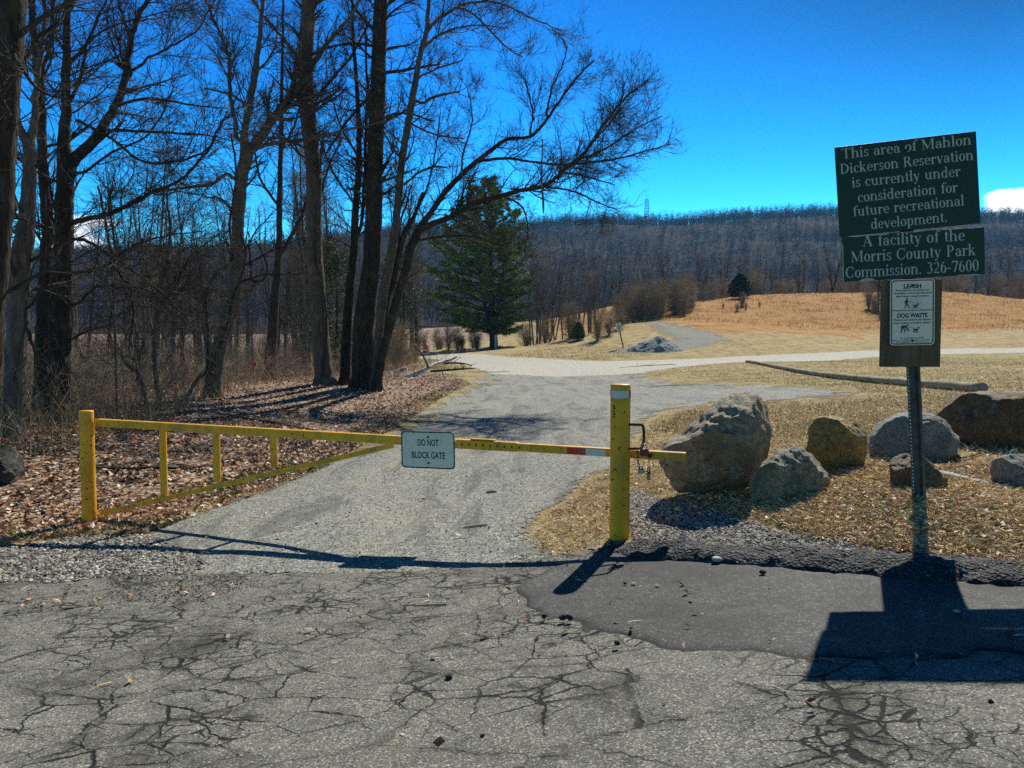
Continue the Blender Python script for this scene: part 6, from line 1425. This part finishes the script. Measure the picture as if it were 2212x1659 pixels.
# ---- fallen branches
BIRCH = NB("peeling_white_birch"); _o = BIRCH.obj(); BIRCH.set(BIRCH.ramp(BIRCH.noise(_o, 5, 5, .7), [(.38, (.10, .08, .07)), (.5, (.55, .52, .47)), (.7, (.75, .72, .66))]), .8)
def fallen(nm, pts, m_, label, cat="branch", twigs=0, seed=0, S=8, rest=False):
    """pts: (u, v, width, D)"""
    W = V3([(*P(u, v, D), w_ / F * D / 2) for u, v, w_, D in pts]); 
    if rest: W[:, 2] = h(W[:, 0], W[:, 1]) + W[:, 3] * .8 + .012
    out = catmull(W, 6); mb = MB(); mb.tube(out[:, :3], np.maximum(out[:, 3], .002), S)
    if twigs:
        rg = np.random.default_rng(seed); A = resample(out, 20)[None]; T = spawn(A[:, :, :3], A[:, :, 3], twigs, .2, .4, 1.1, .2, .9, .5, rg, .0, 5, .2, .004)
        if len(T[0]): 
            V, f = tubes(T[0], T[1], 4); mb.add(V, [f])
            T = spawn(T[0], T[1], 4, .2, .4, 1.1, .1, .4, .5, rg, .0, 4, .2, .003); V, f = tubes(T[0], T[1], 3); mb.add(V, [f])
    return tag(mb.obj(nm, m_, smooth=True), label, cat)
fallen("birch_log", [(872, 818, 9, 31), (900, 808, 9, 31.5), (920, 797, 8.5, 32), (938, 787, 8, 32.5), (960, 781, 7, 33), (975, 777, 5, 33), (988, 770, 3, 33)], BIRCH.m, "fallen white birch limb propped beside the drive bend", "log", 1.2, 3)
fallen("birch_log", [(853, 805, 8, 30), (866, 800, 9, 30), (879, 796, 9, 30)], BIRCH.m, "short white birch piece lying in the brush below the clump", "log")
fallen("branch", [(958, 785, 4, 32.5), (985, 784, 4, 32.5), (1005, 786, 3, 32.5), (1020, 790, 2, 32.5)], BARKD, "dark forked branch beyond the tip of the birch limb", twigs=5, seed=4)
fallen("branch", [(930, 802, 5, 30), (960, 800, 5, 30), (1000, 797, 4, 30), (1025, 796, 2, 30)], BARKD, "dark branch lying along the drive edge under the birch limb", twigs=4, seed=5)
fallen("branch", [(926, 795, 5, 32), (918, 776, 4, 32), (908, 760, 4, 32), (896, 748, 4, 32)], BARKG, "thin broken pole leaning out over the fallen birch", twigs=0)
fallen("branch", [(470, 905, 3, 16.6), (530, 912, 5, 16), (590, 925, 5, 15.5), (640, 948, 4, 14.8), (700, 975, 2, 14)], BARKG, "long dead branch lying down the leaf bank beside the drive", twigs=2, seed=6, rest=True)
fallen("branch", [(190, 1028, 3, 9.9), (260, 1012, 6, 9.9), (340, 1005, 7, 10), (410, 1000, 5, 10), (470, 1015, 3, 9.8)], BARKD, "dark branch on the leaves seen through the gate frame", twigs=2, seed=7, rest=True)
fallen("branch", [(430, 1002, 3, 10.2), (480, 982, 5, 10.6), (505, 975, 6, 10.8), (522, 958, 6, 11)], BARKP, "pale curved stick beside the second gate bar", twigs=0, rest=True)
fallen("branch", [(1340, 796, 1, 40), (1400, 790, 1.3, 41), (1460, 792, 1, 41)], BARKD, "flattened twigs lying across the junction gravel", twigs=6, seed=8, rest=True)
fallen("branch", [(1010, 808, .8, 36), (1060, 806, 1.2, 36), (1100, 802, .8, 37)], BARKD, "thin twig at the junction where the drive meets the track", twigs=4, seed=9, rest=True)
fallen("stick", [(1000, 1142, 3, 6.5), (1030, 1138, 5, 6.5), (1052, 1137, 4, 6.5)], flat("bleached_wood", (.48, .38, .24), .85), "pale splinter of wood on the drive behind the gate sign", "stick", rest=True)
fallen("stick", [(1050, 1053, 4, 8.1), (1062, 1050, 6, 8.1), (1072, 1049, 4, 8.1)], flat("pale_wood_chip", (.42, .33, .22), .85), "small pale wood chip farther up the drive", "stick", rest=True)
fallen("stick", [(1400, 847, 1, 24), (1450, 844, 1.4, 24.5), (1500, 846, 1, 24)], BARKD, "long thin dark twig across the apron", "stick", rest=True)
fallen("stick", [(1850, 975, 2, 7.6), (2050, 985, 3, 7.0), (2130, 965, 4, 7.4), (2150, 960, 3, 7.5)], BARKG, "thin grey twig under the oval boulder's edge", "stick", rest=True)

# ------------------------------------------------------------------ air between here and the hill
hb = MB(); x0, x1, y0, y1, z0, z1 = -3400, 3400, -3400, 3400, -60, 260
hb.box(((x0 + x1) / 2, (y0 + y1) / 2, (z0 + z1) / 2), (x1 - x0, y1 - y0, z1 - z0))
hm = bpy.data.materials.new("blue_air"); hm.use_nodes = True; ht = hm.node_tree; ht.nodes.clear()
ho = ht.nodes.new("ShaderNodeOutputMaterial"); hv = ht.nodes.new("ShaderNodeVolumePrincipled")
hv.inputs["Color"].default_value = (.17, .48, .92, 1); hv.inputs["Density"].default_value = .00016; hv.inputs["Anisotropy"].default_value = .3
ht.links.new(hv.outputs[0], ho.inputs["Volume"])
tag(hb.obj("haze", hm), "thin blue haze over the valley", kind="stuff")
scene.cycles.volume_bounces = 0
